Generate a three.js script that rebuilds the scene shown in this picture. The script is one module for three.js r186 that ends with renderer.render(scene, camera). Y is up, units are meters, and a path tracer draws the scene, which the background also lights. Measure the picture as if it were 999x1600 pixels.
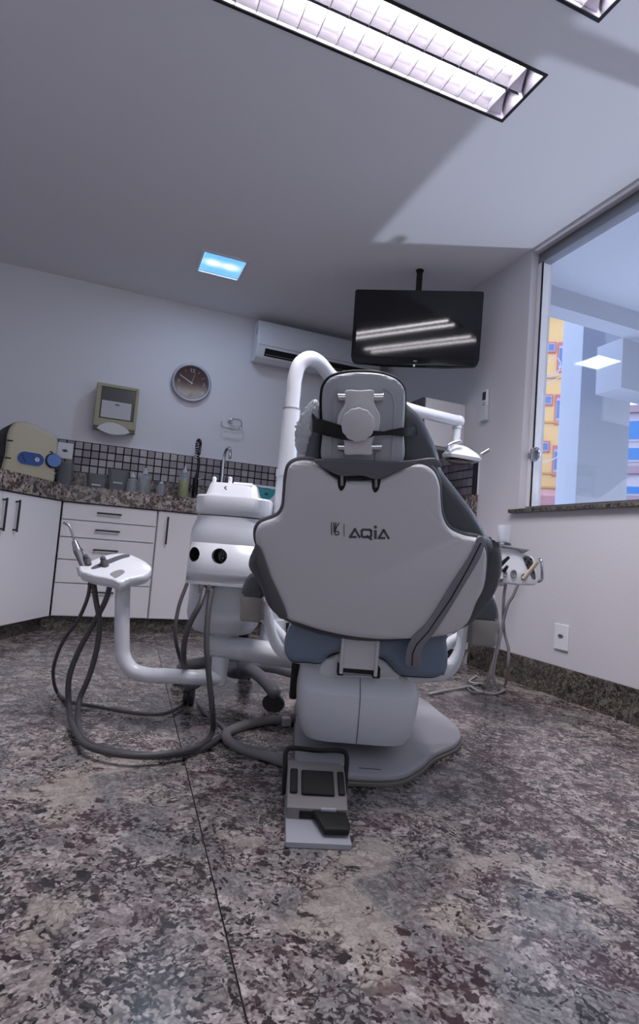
import * as THREE from 'three';
import { RoundedBoxGeometry } from 'three/addons/geometries/RoundedBoxGeometry.js';
import { TextGeometry } from 'three/addons/geometries/TextGeometry.js';
import { FontLoader } from 'three/addons/loaders/FontLoader.js';
import { mergeGeometries, toCreasedNormals, mergeVertices } from 'three/addons/utils/BufferGeometryUtils.js';
import { RectAreaLightUniformsLib } from 'three/addons/lights/RectAreaLightUniformsLib.js';
import { Brush, Evaluator, SUBTRACTION } from 'three-bvh-csg';

// ------------------------------------------------------------------ camera, sky, light, exposure
const scene = new THREE.Scene();
const renderer = new THREE.WebGLRenderer({ antialias: true });
renderer.toneMapping = THREE.LinearToneMapping;
renderer.toneMappingExposure = 1.04;
renderer.shadowMap.enabled = true;
RectAreaLightUniformsLib.init();
const V3 = (x, y, z) => new THREE.Vector3(x, y, z);
const EYE = 0.645, FOCAL = 875;
const AX = V3(0.93011, 0.07881, 0.35871), AY = V3(-0.09865, 0.99442, 0.03731), AZ = V3(-0.35377, -0.07009, 0.93270);
const camera = new THREE.PerspectiveCamera(2 * Math.atan(800 / FOCAL) * 180 / Math.PI, 999 / 1600, 0.05, 400);
camera.position.set(0, EYE, 0);
camera.quaternion.setFromRotationMatrix(new THREE.Matrix4().makeBasis(AX, AY, AZ));
scene.add(camera);

scene.background = new THREE.Color(0.60, 0.74, 1.0);       // plain hazy daylight
scene.backgroundIntensity = 2.9;

const sun = new THREE.DirectionalLight(new THREE.Color(1, 0.95, 0.88), 1.3);
sun.position.set(15, 10.4, 8); sun.target.position.set(0, 0, 0);
sun.castShadow = true; sun.shadow.mapSize.set(2048, 2048);
Object.assign(sun.shadow.camera, { left: -30, right: 30, top: 30, bottom: -30, near: 0.5, far: 80 });
scene.add(sun, sun.target);

// ------------------------------------------------------------------ helpers
const ray = (px, py) => AX.clone().multiplyScalar(px - 499.5).addScaledVector(AY, 800 - py).addScaledVector(AZ, -FOCAL);
const eye = V3(0, EYE, 0);
const onY = (px, py, y) => { const v = ray(px, py); return eye.clone().addScaledVector(v, (y - EYE) / v.y); };
const onX = (px, py, x) => { const v = ray(px, py); return eye.clone().addScaledVector(v, x / v.x); };
const onZ = (px, py, z) => { const v = ray(px, py); return eye.clone().addScaledVector(v, z / v.z); };
const onD = (px, py, d) => eye.clone().addScaledVector(ray(px, py), d / FOCAL);          // d: distance along the optical axis
function onFrame(fr, px, py, z = 0) {                                                    // point of a frame's plane z seen at a pixel, in the frame's coordinates
  const inv = fr.clone().invert(), a = eye.clone().applyMatrix4(inv), b = eye.clone().add(ray(px, py)).applyMatrix4(inv).sub(a);
  return a.addScaledVector(b, (z - a.z) / b.z);
}
const frameOf = (pos, rx = 0, ry = 0, rz = 0) => new THREE.Matrix4().compose(pos, new THREE.Quaternion().setFromEuler(new THREE.Euler(rx, ry, rz, 'YXZ')), V3(1, 1, 1));
let seed = 7; const rnd = () => ((seed = (seed * 1664525 + 1013904223) >>> 0) / 4294967296);
const taken = {};
function numbered(n) { const k = taken[n] = (taken[n] ?? -1) + 1; return k ? `${n}_${String(k).padStart(3, '0')}` : n; }
function thing(name, label, category, pos = V3(0, 0, 0), turn = 0, group) {
  const o = new THREE.Group(); o.name = numbered(name); o.position.copy(pos); o.rotation.y = turn;
  o.userData = { label, category }; if (group) o.userData.group = group;
  scene.add(o); o.updateMatrixWorld(true); return o;
}
function setting(name, geo, mat, parent = scene, label) {
  const m = new THREE.Mesh(geo, mat); m.name = name; m.castShadow = m.receiveShadow = true;
  if (parent === scene) { m.userData.kind = 'structure'; if (label) m.userData.label = label; }
  parent.add(m); m.updateMatrixWorld(true); return m;
}
// a part: geometry given in world coordinates (or in a frame) becomes local to its parent
function part(name, geo, mat, parent, fr, label) {
  if (Array.isArray(geo)) geo = join(geo);
  if (fr) geo.applyMatrix4(fr);
  parent.updateMatrixWorld(true);
  geo.applyMatrix4(parent.matrixWorld.clone().invert());
  const m = new THREE.Mesh(geo, mat); m.name = name; m.castShadow = m.receiveShadow = true;
  if (label) m.userData.label = label;
  parent.add(m); m.updateMatrixWorld(true); return m;
}
function join(list) {
  const l = list.map((g) => { g = g.index ? g.toNonIndexed() : g; for (const k of Object.keys(g.attributes)) if (!['position', 'normal', 'uv'].includes(k)) g.deleteAttribute(k); if (!g.attributes.uv) g.setAttribute('uv', new THREE.BufferAttribute(new Float32Array(g.attributes.position.count * 2), 2)); return g; });
  return mergeGeometries(l, false);
}
const box = (w, h, d, x = 0, y = 0, z = 0) => new THREE.BoxGeometry(w, h, d).translate(x, y, z);
const span = (x0, x1, y0, y1, z0, z1) => box(x1 - x0, y1 - y0, z1 - z0, (x0 + x1) / 2, (y0 + y1) / 2, (z0 + z1) / 2);
const rbox = (w, h, d, r, x = 0, y = 0, z = 0, s = 3) => new RoundedBoxGeometry(w, h, d, s, Math.min(r, w / 2.02, h / 2.02, d / 2.02)).translate(x, y, z);
const rspan = (x0, x1, y0, y1, z0, z1, r) => rbox(x1 - x0, y1 - y0, z1 - z0, r, (x0 + x1) / 2, (y0 + y1) / 2, (z0 + z1) / 2);
const cyl = (r0, r1, h, x = 0, y = 0, z = 0, s = 32) => new THREE.CylinderGeometry(r1, r0, h, s).translate(x, y, z);
const ball = (r, x = 0, y = 0, z = 0, sx = 1, sy = 1, sz = 1) => new THREE.SphereGeometry(r, 24, 16).scale(sx, sy, sz).translate(x, y, z);
function bar(a, b, r0, r1 = r0, s = 20) {                                               // tapered rod between two points
  const d = b.clone().sub(a), g = new THREE.CylinderGeometry(r1, r0, d.length(), s);
  g.applyQuaternion(new THREE.Quaternion().setFromUnitVectors(V3(0, 1, 0), d.clone().normalize()));
  return g.translate((a.x + b.x) / 2, (a.y + b.y) / 2, (a.z + b.z) / 2);
}
function tube(pts, r, seg = 0, rad = 12, tension = 0.5) {
  const c = new THREE.CatmullRomCurve3(pts, false, 'centripetal', tension);
  return join([new THREE.TubeGeometry(c, seg || pts.length * 10, r, rad), new THREE.SphereGeometry(r, rad, 8).translate(...pts[0].toArray()), new THREE.SphereGeometry(r, rad, 8).translate(...pts[pts.length - 1].toArray())]);
}
function ring(pts, r, seg = 160, rad = 8) { return new THREE.TubeGeometry(new THREE.CatmullRomCurve3(pts, true, 'centripetal'), seg, r, rad, true); }
function smooth2(pts, n = 90) {                                                         // closed smooth outline
  const c = new THREE.CatmullRomCurve3(pts.map((p) => V3(p.x, p.y, 0)), true, 'centripetal');
  return c.getPoints(n).slice(0, -1).map((p) => new THREE.Vector2(p.x, p.y));
}
function inset(pts, d) {                                                                // moves an outline inwards by d
  const area = THREE.ShapeUtils.area(pts), s = area > 0 ? 1 : -1, n = pts.length;
  return pts.map((p, i) => { const a = pts[(i + n - 1) % n], b = pts[(i + 1) % n], t = new THREE.Vector2(b.x - a.x, b.y - a.y).normalize(); return new THREE.Vector2(p.x - t.y * d * s, p.y + t.x * d * s); });
}
function slab(pts, z0, z1, bevel = 0, holes = [], segs = 4, crease = 0.7) {             // an outline with thickness from z0 to z1, its edges rounded
  const shape = new THREE.Shape(bevel ? inset(pts, bevel) : pts);
  for (const h of holes) shape.holes.push(new THREE.Path(h));
  const g = new THREE.ExtrudeGeometry(shape, { depth: Math.max(z1 - z0 - 2 * bevel, 1e-4), bevelEnabled: bevel > 0, bevelSize: bevel, bevelThickness: bevel, bevelSegments: segs, steps: 1, curveSegments: 16 });
  g.translate(0, 0, z0 + bevel);
  return crease ? toCreasedNormals(g, crease) : g;
}
const se = (t, h, n) => Math.sign(t) * Math.pow(Math.abs(t), 2 / n) * h;
function loft(rings, seg = 56, crease = 0.6) {                                          // stacked rounded sections: {y, x, z, w, d, n}
  const pos = [], idx = [], uv = [];
  rings.forEach((r) => { for (let i = 0; i < seg; i++) { const a = i / seg * Math.PI * 2; pos.push((r.x ?? 0) + se(Math.cos(a), r.w, r.n ?? 2), r.y, (r.z ?? 0) + se(Math.sin(a), r.d, r.n ?? 2)); uv.push(i / seg, r.y); } });
  for (let k = 0; k < rings.length - 1; k++) for (let i = 0; i < seg; i++) { const a = k * seg + i, b = k * seg + (i + 1) % seg, c = a + seg, d = b + seg; idx.push(a, c, b, b, c, d); }
  for (const [k, flip] of [[0, false], [rings.length - 1, true]]) { const r = rings[k], c = pos.length / 3; pos.push(r.x ?? 0, r.y, r.z ?? 0); uv.push(0, 0); for (let i = 0; i < seg; i++) { const a = k * seg + i, b = k * seg + (i + 1) % seg; flip ? idx.push(a, c, b) : idx.push(a, b, c); } }
  const g = new THREE.BufferGeometry(); g.setAttribute('position', new THREE.Float32BufferAttribute(pos, 3)); g.setAttribute('uv', new THREE.Float32BufferAttribute(uv, 2)); g.setIndex(idx); g.computeVertexNormals();
  return crease ? toCreasedNormals(g, crease) : g;
}
const lathe = (pts, s = 40) => new THREE.LatheGeometry(pts.map(([r, y]) => new THREE.Vector2(r, y)), s);
const outline = (fr, pts, z = 0) => pts.map(([x, y]) => { const p = onFrame(fr, x, y, z); return new THREE.Vector2(p.x, p.y); });
function strokes(pts, w, z0, t) {                                                       // flat pen strokes along points of a plane
  const out = [];
  for (let i = 0; i < pts.length - 1; i++) { const a = pts[i], b = pts[i + 1], dx = b.x - a.x, dy = b.y - a.y, l = Math.hypot(dx, dy); const g = new THREE.BoxGeometry(l + w * 0.8, w, t); g.rotateZ(Math.atan2(dy, dx)); out.push(g.translate((a.x + b.x) / 2, (a.y + b.y) / 2, z0 + t / 2)); }
  return out;
}
const font = await new FontLoader().loadAsync('fonts/droid/droid_sans_bold.typeface.json');
const fontR = await new FontLoader().loadAsync('fonts/droid/droid_sans_regular.typeface.json');
function text(str, size, depth = 0.0006, f = font) { const g = new TextGeometry(str, { font: f, size, depth, curveSegments: 5 }); g.computeBoundingBox(); const b = g.boundingBox; return g.translate(-(b.min.x + b.max.x) / 2, -(b.min.y + b.max.y) / 2, 0); }

// ------------------------------------------------------------------ noise and textures
function lattice(n, s) { let k = s * 2654435761 >>> 0; const a = new Float32Array(n * n); for (let i = 0; i < a.length; i++) { k = (Math.imul(k ^ (k >>> 15), 2246822519) + 374761393 + i) >>> 0; a[i] = ((k ^ (k >>> 13)) >>> 0) / 4294967296; } return { n, a }; }
const fade = (t) => t * t * (3 - 2 * t);
function noiseAt(l, u, v) { const n = l.n, x = (u - Math.floor(u)) * n, y = (v - Math.floor(v)) * n, i = x | 0, j = y | 0, fx = fade(x - i), fy = fade(y - j), i1 = (i + 1) % n, j1 = ((j + 1) % n) * n, j0 = (j % n) * n, a = l.a, i0 = i % n; const p = a[j0 + i0], q = a[j0 + i1], r = a[j1 + i0], s = a[j1 + i1]; return p + (q - p) * fx + (r - p) * fy + (p - q - r + s) * fx * fy; }
const sst = (a, b, x) => { const t = Math.min(1, Math.max(0, (x - a) / (b - a))); return t * t * (3 - 2 * t); };
function granite(size, s, o) {                                                          // polished granite: angular cream and grey crystals, dark and wine-red flecks, smoky and creamy patches
  const P = o.patch, L = [P, P * 2 + 1, P * 4 + 1, P * 9 + 2, P + 1, P * 3 + 1, size >> 2, P * 22].map((n, i) => lattice(n, s + i * 13));
  const cells = [o.grain, o.fleck].map((n, i) => { const a = lattice(n, s + 101 + i * 7).a, b = lattice(n, s + 203 + i * 7).a, c = lattice(n, s + 307 + i * 7).a, d = lattice(n, s + 409 + i * 7).a; return { n, a, b, c, d }; });
  const hit = { q: 0, e: 0 };
  const crystal = (k, u, v) => {                                                         // nearest crystal and how close the point lies to its edge
    const n = k.n, x = (u - Math.floor(u)) * n, y = (v - Math.floor(v)) * n, i = x | 0, j = y | 0; let f1 = 9, f2 = 9, id = 0;
    for (let dj = -1; dj < 2; dj++) for (let di = -1; di < 2; di++) { const q = ((j + dj + n) % n) * n + (i + di + n) % n, dx = i + di + k.a[q] - x, dy = j + dj + k.b[q] - y, d = dx * dx + dy * dy; if (d < f1) { f2 = f1; f1 = d; id = q; } else if (d < f2) f2 = d; }
    hit.q = id; hit.e = Math.sqrt(f2) - Math.sqrt(f1);
  };
  const data = new Uint8Array(size * size * 4);
  for (let y = 0; y < size; y++) for (let x = 0; x < size; x++) {
    const u = x / size, v = y / size, n1 = noiseAt(L[2], u, v), n2 = noiseAt(L[2], u + 0.37, v + 0.61), n3 = noiseAt(L[7], u, v), n4 = noiseAt(L[7], u + 0.5, v + 0.2);
    const n5 = noiseAt(L[6], u + 0.3, v + 0.7) - 0.5, n6 = noiseAt(L[6], u + 0.8, v + 0.1) - 0.5, wu = u + n5 * 0.0026 + (n1 - 0.5) * 0.014 + (n3 - 0.5) * 0.0035, wv = v + n6 * 0.0026 + (n2 - 0.5) * 0.014 + (n4 - 0.5) * 0.0035;
    const clump = noiseAt(L[3], wu, wv) * 0.6 + n1 * 0.4, big = noiseAt(L[1], wu, wv);
    const wine = sst(0.50, 0.66, noiseAt(L[5], wu + 0.2, wv + 0.4) * 0.6 + noiseAt(L[3], wu + 0.3, wv) * 0.4) * o.wine, smoke = sst(0.66, 0.74, noiseAt(L[0], wu, wv) * 0.5 + noiseAt(L[5], wu, wv + 0.5) * 0.4 + n2 * 0.1) * o.smoke, cream = sst(0.62, 0.69, noiseAt(L[4], wu + 0.6, wv + 0.1) * 0.3 + noiseAt(L[5], wu + 0.5, wv + 0.3) * 0.5 + n1 * 0.2) * o.cream;
    crystal(cells[0], wu + (n4 - 0.5) * 0.004, wv); const q1 = hit.q, e1 = hit.e, c0 = cells[0];
    crystal(cells[1], wu, wv + (n3 - 0.5) * 0.004); const q2 = hit.q, c1 = cells[1];
    const fine = noiseAt(L[6], u, v), t = Math.min(1, 0.5 * c0.c[q1] + 0.3 * c1.c[q2] + 0.2 * fine);
    let r = o.lo[0] + (o.hi[0] - o.lo[0]) * t, g = o.lo[1] + (o.hi[1] - o.lo[1]) * t, b = o.lo[2] + (o.hi[2] - o.lo[2]) * t;
    r += (o.creamC[0] - r) * cream * 0.8; g += (o.creamC[1] - g) * cream * 0.8; b += (o.creamC[2] - b) * cream * 0.8;
    const sg = 0.30 + 0.26 * c1.d[q2]; r += (sg * 1.02 - r) * smoke * 0.75; g += (sg - g) * smoke * 0.75; b += (sg * 1.0 - b) * smoke * 0.75;
    const prob = Math.max(0, o.dark + 0.62 * (clump - 0.5) + 0.10 * (big - 0.5) + 0.06 * wine - 0.30 * cream - 0.1 * smoke);
    let dk = 0; if (c0.d[q1] < prob * 0.15) dk = 0.55 + 0.4 * c0.c[q1]; if (c1.d[q2] < prob * 1.05) dk = Math.max(dk, 0.45 + 0.5 * c1.c[q2]);
    dk = Math.max(dk, (1 - sst(0.0, 0.05 + 0.30 * sst(0.42, 0.72, clump), e1)) * (0.35 + 0.5 * c1.c[q2]) * sst(0.38, 0.56, clump + 0.12 * wine) * (1 - 0.6 * cream));
    const crack = sst(0.955, 0.99, 1 - Math.abs(2 * noiseAt(L[5], wu + (n3 - 0.5) * 0.02, wv + 0.8) - 1)) * 0.5; dk = Math.max(dk, crack * sst(0.45, 0.55, n2));
    const dr = 0.12 + 0.13 * wine, dg = 0.10, db = 0.105 + 0.02 * wine;
    r += (dr - r) * dk; g += (dg - g) * dk; b += (db - b) * dk;
    const wn = wine * (c0.c[q1] < 0.45 ? 0.24 : 0.1); r += (0.40 - r) * wn; g += (0.27 - g) * wn; b += (0.28 - b) * wn;
    const e = 0.94 + 0.12 * fine, k = (y * size + x) * 4;
    data[k] = Math.min(255, r * e * 255); data[k + 1] = Math.min(255, g * e * 255); data[k + 2] = Math.min(255, b * e * 255); data[k + 3] = 255;
  }
  const tx = new THREE.DataTexture(data, size, size); tx.colorSpace = THREE.SRGBColorSpace; tx.wrapS = tx.wrapT = THREE.RepeatWrapping; tx.magFilter = THREE.LinearFilter; tx.minFilter = THREE.LinearMipmapLinearFilter; tx.generateMipmaps = true; tx.needsUpdate = true; return tx;
}
function speckle(size, s, n1, n2, lo, hi) {                                             // soft grain for bump maps
  const a = lattice(n1, s), b = lattice(n2, s + 5), d = new Uint8Array(size * size * 4);
  for (let y = 0; y < size; y++) for (let x = 0; x < size; x++) { const k = (lo + (hi - lo) * (0.5 * noiseAt(a, x / size, y / size) + 0.5 * noiseAt(b, x / size, y / size))) * 255, q = (y * size + x) * 4; d[q] = d[q + 1] = d[q + 2] = k; d[q + 3] = 255; }
  const t = new THREE.DataTexture(d, size, size); t.wrapS = t.wrapT = THREE.RepeatWrapping; t.magFilter = THREE.LinearFilter; t.needsUpdate = true; return t;
}
const floorTex = granite(2048, 11, { grain: 110, fleck: 330, patch: 7, lo: [0.33, 0.305, 0.30], hi: [0.78, 0.745, 0.73], creamC: [0.66, 0.625, 0.585], smoke: 1, cream: 0.7, dark: 0.25, wine: 0.4 });
const counterTex = granite(1024, 43, { grain: 26, fleck: 80, patch: 6, lo: [0.34, 0.30, 0.29], hi: [0.80, 0.75, 0.72], creamC: [0.74, 0.68, 0.63], smoke: 0.6, cream: 0.5, dark: 0.28, wine: 0.6 });
const baseTex = granite(1024, 77, { grain: 46, fleck: 130, patch: 6, lo: [0.26, 0.25, 0.23], hi: [0.56, 0.54, 0.49], creamC: [0.52, 0.51, 0.46], smoke: 0.5, cream: 0.5, dark: 0.32, wine: 0.3 });
const plasterBump = speckle(512, 5, 64, 170, 0, 1), leatherBump = speckle(256, 9, 60, 110, 0, 1);

const std = (color, roughness = 0.5, metalness = 0, more = {}) => new THREE.MeshStandardMaterial({ color, roughness, metalness, ...more });
const phy = (o) => new THREE.MeshPhysicalMaterial(o);
const M = {
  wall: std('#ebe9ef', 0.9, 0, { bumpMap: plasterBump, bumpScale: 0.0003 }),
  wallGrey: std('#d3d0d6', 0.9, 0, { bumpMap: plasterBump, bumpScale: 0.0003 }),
  ceiling: std('#eceaef', 0.92),
  floor: std('#ffffff', 0.23, 0, { map: floorTex }),
  grout: std('#3a3230', 0.9),
  counter: std('#ffffff', 0.2, 0, { map: counterTex }),
  skirting: std('#ffffff', 0.28, 0, { map: baseTex }),
  shell: phy({ color: '#d3d1d6', roughness: 0.42, clearcoat: 0.15, clearcoatRoughness: 0.3 }),
  headShell: phy({ color: '#a9abb3', roughness: 0.4 }),
  white: phy({ color: '#dfe1e8', roughness: 0.28, clearcoat: 0.3, clearcoatRoughness: 0.2 }),
  enamel: phy({ color: '#e9eaf0', roughness: 0.2, clearcoat: 0.4, clearcoatRoughness: 0.1 }),
  grey: std('#8f8d90', 0.5), midGrey: std('#5c5b60', 0.55), armGrey: std('#97938f', 0.5),
  plate: std('#a7a6ac', 0.42), plateEdge: std('#7b766f', 0.6),
  leather: phy({ color: '#56585f', roughness: 0.26, bumpMap: leatherBump, bumpScale: 0.0002 }),
  seat: phy({ color: '#748296', roughness: 0.3 }),
  strap: std('#85848c', 0.6), band: std('#66656d', 0.55),
  black: std('#060607', 0.65), blackGloss: std('#070709', 0.12),
  rubber: std('#4c4a4d', 0.5), hose: std('#7c7a7c', 0.45), paleHose: std('#b5b2b4', 0.45),
  chrome: std('#d9dae0', 0.12, 1), steel: std('#a9a8ad', 0.3, 1), darkMetal: std('#3b3b40', 0.4, 0.7),
  cabinet: std('#e6e4e8', 0.42), aluminium: std('#8c8c93', 0.4, 0.85),
  tileA: std('#8a858c', 0.36, 0.8), tileB: std('#827d84', 0.4, 0.8), tileC: std('#948f96', 0.33, 0.8),
  joint: std('#24222a', 0.85),
  print: std('#55545a', 0.6),
  cream: std('#c3bba2', 0.45), creamDark: std('#1c1b1b', 0.6), blue: std('#1b4f96', 0.4), lightBlue: std('#5b83c4', 0.4),
  paper: std('#e9e8ea', 0.85),
  glass: phy({ color: '#ffffff', roughness: 0.02, transmission: 1, thickness: 0, ior: 1.5 }),
  clear: phy({ color: '#e6eaf0', roughness: 0.12, transmission: 0.75, thickness: 0, ior: 1.45 }),
  frosted: phy({ color: '#f2f4f8', roughness: 0.6, transmission: 0.45, thickness: 0, ior: 1.4 }),
};
const shift = (mat, k) => { const m = mat.clone(); m.color.multiplyScalar(k); return m; };
function planarUV(geo, scale, du = 0, dv = 0) {                                          // uv in metres, chosen by the way each face points
  const p = geo.attributes.position, n = geo.attributes.normal, uv = new Float32Array(p.count * 2);
  for (let i = 0; i < p.count; i++) { const ax = Math.abs(n.getX(i)), ay = Math.abs(n.getY(i)), az = Math.abs(n.getZ(i)); const [a, b] = ay > ax && ay > az ? [p.getX(i), p.getZ(i)] : ax > az ? [p.getZ(i), p.getY(i)] : [p.getX(i), p.getY(i)]; uv[2 * i] = a / scale + du; uv[2 * i + 1] = b / scale + dv; }
  geo.setAttribute('uv', new THREE.BufferAttribute(uv, 2)); return geo;
}

// ------------------------------------------------------------------ the room
const H = 2.57, XR = 2.25, XL = -1.75, ZB = -4.6, ZF = 1.5, T = 0.16;
const flat = (pts, y, t) => { const g = new THREE.ExtrudeGeometry(new THREE.Shape(pts.map(([x, z]) => new THREE.Vector2(x, z))), { depth: t, bevelEnabled: false }); return g.rotateX(Math.PI / 2).translate(0, y, 0); };
{
  // floor: a dark bed with polished granite slabs laid on it
  const bed = setting('floor', span(XL - T, XR + T, -0.16, -0.004, ZB - T, ZF + T), M.grout, scene, 'polished granite slab floor');
  const clip = (poly, ax, lim, sgn) => { const out = []; for (let i = 0; i < poly.length; i++) { const a = poly[i], b = poly[(i + 1) % poly.length], da = (a[ax] - lim) * sgn, db = (b[ax] - lim) * sgn; if (da <= 0) out.push(a); if ((da < 0 && db > 0) || (da > 0 && db < 0)) { const t = da / (da - db); out.push([a[0] + (b[0] - a[0]) * t, a[1] + (b[1] - a[1]) * t]); } } return out; };
  const tilt = -0.0416, c = Math.cos(tilt), s = Math.sin(tilt), W = 0.975, Lz = 3.2, gap = 0.0016;
  for (let i = -3; i < 3; i++) for (let j = -4; j < 3; j++) {
    const z0 = -1.03 + j * Lz + [0.9, 0.4, 1.5, 1.25, 0.75, 1.4][i + 3], x0 = i * W;
    let poly = [[x0 + gap, z0 + gap], [x0 + W - gap, z0 + gap], [x0 + W - gap, z0 + Lz - gap], [x0 + gap, z0 + Lz - gap]].map(([x, z]) => [0.2142 + x * c - z * s * -1, z * c + x * s * 1]);
    for (const q of [[0, XL + 0.001, -1], [0, XR - 0.001, 1], [1, ZB + 0.001, -1], [1, ZF - 0.001, 1]]) poly = clip(poly, ...q);
    if (poly.length < 3) continue;
    const g = flat(poly, 0, 0.02); planarUV(g, 2.05, rnd(), rnd());
    setting('floor_slab', g, M.floor, bed);
  }
  // ceiling with the openings for the recessed lamps
  const sh = new THREE.Shape([[XL - T, ZB - T], [XR + T, ZB - T], [XR + T, ZF + T], [XL - T, ZF + T]].map((p) => new THREE.Vector2(...p)));
  for (const [x0, x1, z0, z1] of [[0.17, 1.43, -1.92, -1.665], [0.17, 1.43, -1.41, -1.155], [0.432, 0.722, -3.965, -3.675]]) sh.holes.push(new THREE.Path([[x0, z0], [x1, z0], [x1, z1], [x0, z1]].map((p) => new THREE.Vector2(...p))));
  setting('ceiling', new THREE.ExtrudeGeometry(sh, { depth: 0.14, bevelEnabled: false }).rotateX(Math.PI / 2).translate(0, H + 0.14, 0), M.ceiling, scene, 'smooth pale ceiling');
  setting('wall_back', planarUV(span(XL - T, XR + T, -0.004, H, ZB - T, ZB), 1), M.wall, scene, 'pale wall with the clock');
  setting('wall_left', planarUV(span(XL - T, XL, -0.004, H, ZB, ZF), 1), M.wall, scene, 'pale side wall');
  { const f = new THREE.Shape([[XL - T, -0.004], [XR + T, -0.004], [XR + T, H], [XL - T, H]].map((p) => new THREE.Vector2(...p)));
    f.holes.push(new THREE.Path([[-1.2, 0.9], [1.5, 0.9], [1.5, 2.3], [-1.2, 2.3]].map((p) => new THREE.Vector2(...p))));
    setting('wall_front', planarUV(new THREE.ExtrudeGeometry(f, { depth: T, bevelEnabled: false }).translate(0, 0, ZF), 1), M.wall, scene, 'pale wall behind the viewer');
    const w2 = setting('window_2', span(-1.198, 1.498, 2.25, 2.298, ZF + 0.05, ZF + 0.1), M.aluminium, scene, 'added unseen window behind the viewer for fill daylight');  // added out of view so daylight reaches the back of the chair
    part('bottom_rail', span(-1.198, 1.498, 0.902, 0.95, ZF + 0.05, ZF + 0.1), M.aluminium, w2); for (const x of [-1.198, 0.126, 1.45]) part('stile', span(x, x + 0.048, 0.95, 2.25, ZF + 0.05, ZF + 0.1), M.aluminium, w2);
    for (const x of [-1.15, 0.174]) part('glass_panel', span(x, x + 1.276, 0.95, 2.25, ZF + 0.07, ZF + 0.076), M.glass, w2);
    setting('wall_added_courtyard', span(-6, 12, -4.3, 7, ZF + 3.2, ZF + 3.5), std('#e6d7bf', 0.85), scene, 'added unseen courtyard wall outside that keeps out the sun'); }  // invented wall: keeps sun off the added window and bounces warm light
  // right wall: sill height 0.98, opening up to just below the ceiling
  const zy = new THREE.Shape([[ZB, -0.004], [ZF, -0.004], [ZF, H], [ZB, H]].map((p) => new THREE.Vector2(...p)));
  zy.holes.push(new THREE.Path([[-2.65, 0.96], [1.1, 0.96], [1.1, 2.555], [-2.65, 2.555]].map((p) => new THREE.Vector2(...p))));
  const wr = new THREE.ExtrudeGeometry(zy, { depth: T, bevelEnabled: false }).rotateY(-Math.PI / 2);   // x -> z, depth -> -x
  wr.translate(XR + T, 0, 0); planarUV(wr, 1);
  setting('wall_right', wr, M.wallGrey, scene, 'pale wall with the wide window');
  // skirting of dark granite along the window wall, and behind
  setting('baseboard_right', planarUV(rspan(XR - 0.014, XR, 0, 0.155, -3.035, ZF - 0.02, 0.003), 0.8), M.skirting, scene, 'dark green grey granite skirting under the window');
  setting('baseboard_left', planarUV(rspan(XL, XL + 0.014, 0, 0.155, -2.9, ZF - 0.02, 0.003), 0.8), M.skirting, scene, 'dark granite skirting');
  setting('trim_1', planarUV(rspan(XR - 0.035, XR + T - 0.005, 0.96, 0.982, -2.70, 1.12, 0.003), 0.5), M.skirting, scene, 'thin granite window sill');
  // window: aluminium channel, two sliding glass panels
  const w = setting('window_1', span(XR + 0.05, XR + 0.115, 2.49, 2.553, -2.648, 1.098), M.aluminium, scene, 'wide sliding glass window');
  const wg = w; const wp = (n, g, m, l) => part(n, g, m, wg, null, l);
  wp('bottom_track', span(XR + 0.05, XR + 0.115, 0.983, 1.004, -2.648, 1.098), M.aluminium);
  wp('side_channel', span(XR + 0.05, XR + 0.115, 1.004, 2.49, -2.648, -2.618), M.cabinet, 'white side channel');
  wp('side_channel', span(XR + 0.05, XR + 0.115, 1.004, 2.49, 1.068, 1.098), M.cabinet);
  wp('gasket', span(XR + 0.052, XR + 0.06, 1.004, 2.49, -2.6175, -2.611), M.black, 'black rubber gasket');
  const p1 = wp('glass_panel', span(XR + 0.062, XR + 0.070, 1.005, 2.488, -2.610, -1.40), M.glass, 'added unseen sliding glass panel towards the viewer');
  const p2 = wp('glass_panel', span(XR + 0.092, XR + 0.100, 1.005, 2.488, -1.50, -0.19), M.glass, 'added unseen sliding glass panel towards the viewer');
  const p3 = wp('glass_panel', span(XR + 0.062, XR + 0.070, 1.005, 2.488, -0.28, 1.066), M.glass, 'added unseen sliding glass panel towards the viewer');  // window run continued out of view, added for more daylight
  part('stile', rspan(XR + 0.085, XR + 0.107, 1.005, 2.488, -0.265, -0.19, 0.004), M.cabinet, p2);
  part('stile', rspan(XR + 0.055, XR + 0.077, 1.005, 2.488, -0.28, -0.205, 0.004), M.cabinet, p3);
  part('stile', rspan(XR + 0.055, XR + 0.077, 1.005, 2.488, -1.475, -1.40, 0.004), M.cabinet, p1);
  part('stile', rspan(XR + 0.085, XR + 0.107, 1.005, 2.488, -1.50, -1.425, 0.004), M.cabinet, p2);
  const lk = onX(833, 711, XR + 0.05);
  const ky = frameOf(V3(XR + 0.05, lk.y, -2.585), 0, -Math.PI / 2);
  part('lock', [new THREE.TorusGeometry(0.036, 0.0075, 10, 32).translate(0, 0, 0.006), new THREE.CylinderGeometry(0.026, 0.028, 0.012, 28).rotateX(Math.PI / 2).translate(0, 0, 0.004), rbox(0.014, 0.07, 0.014, 0.004, -0.016, 0, 0.014)], M.chrome, p1, ky, 'round chrome lock');
  part('lock_keeper', [rbox(0.03, 0.034, 0.012, 0.004, -0.045, 0, 0.002), rbox(0.04, 0.01, 0.01, 0.003, -0.025, 0, 0.008)], M.steel, wg, ky);
}

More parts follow.
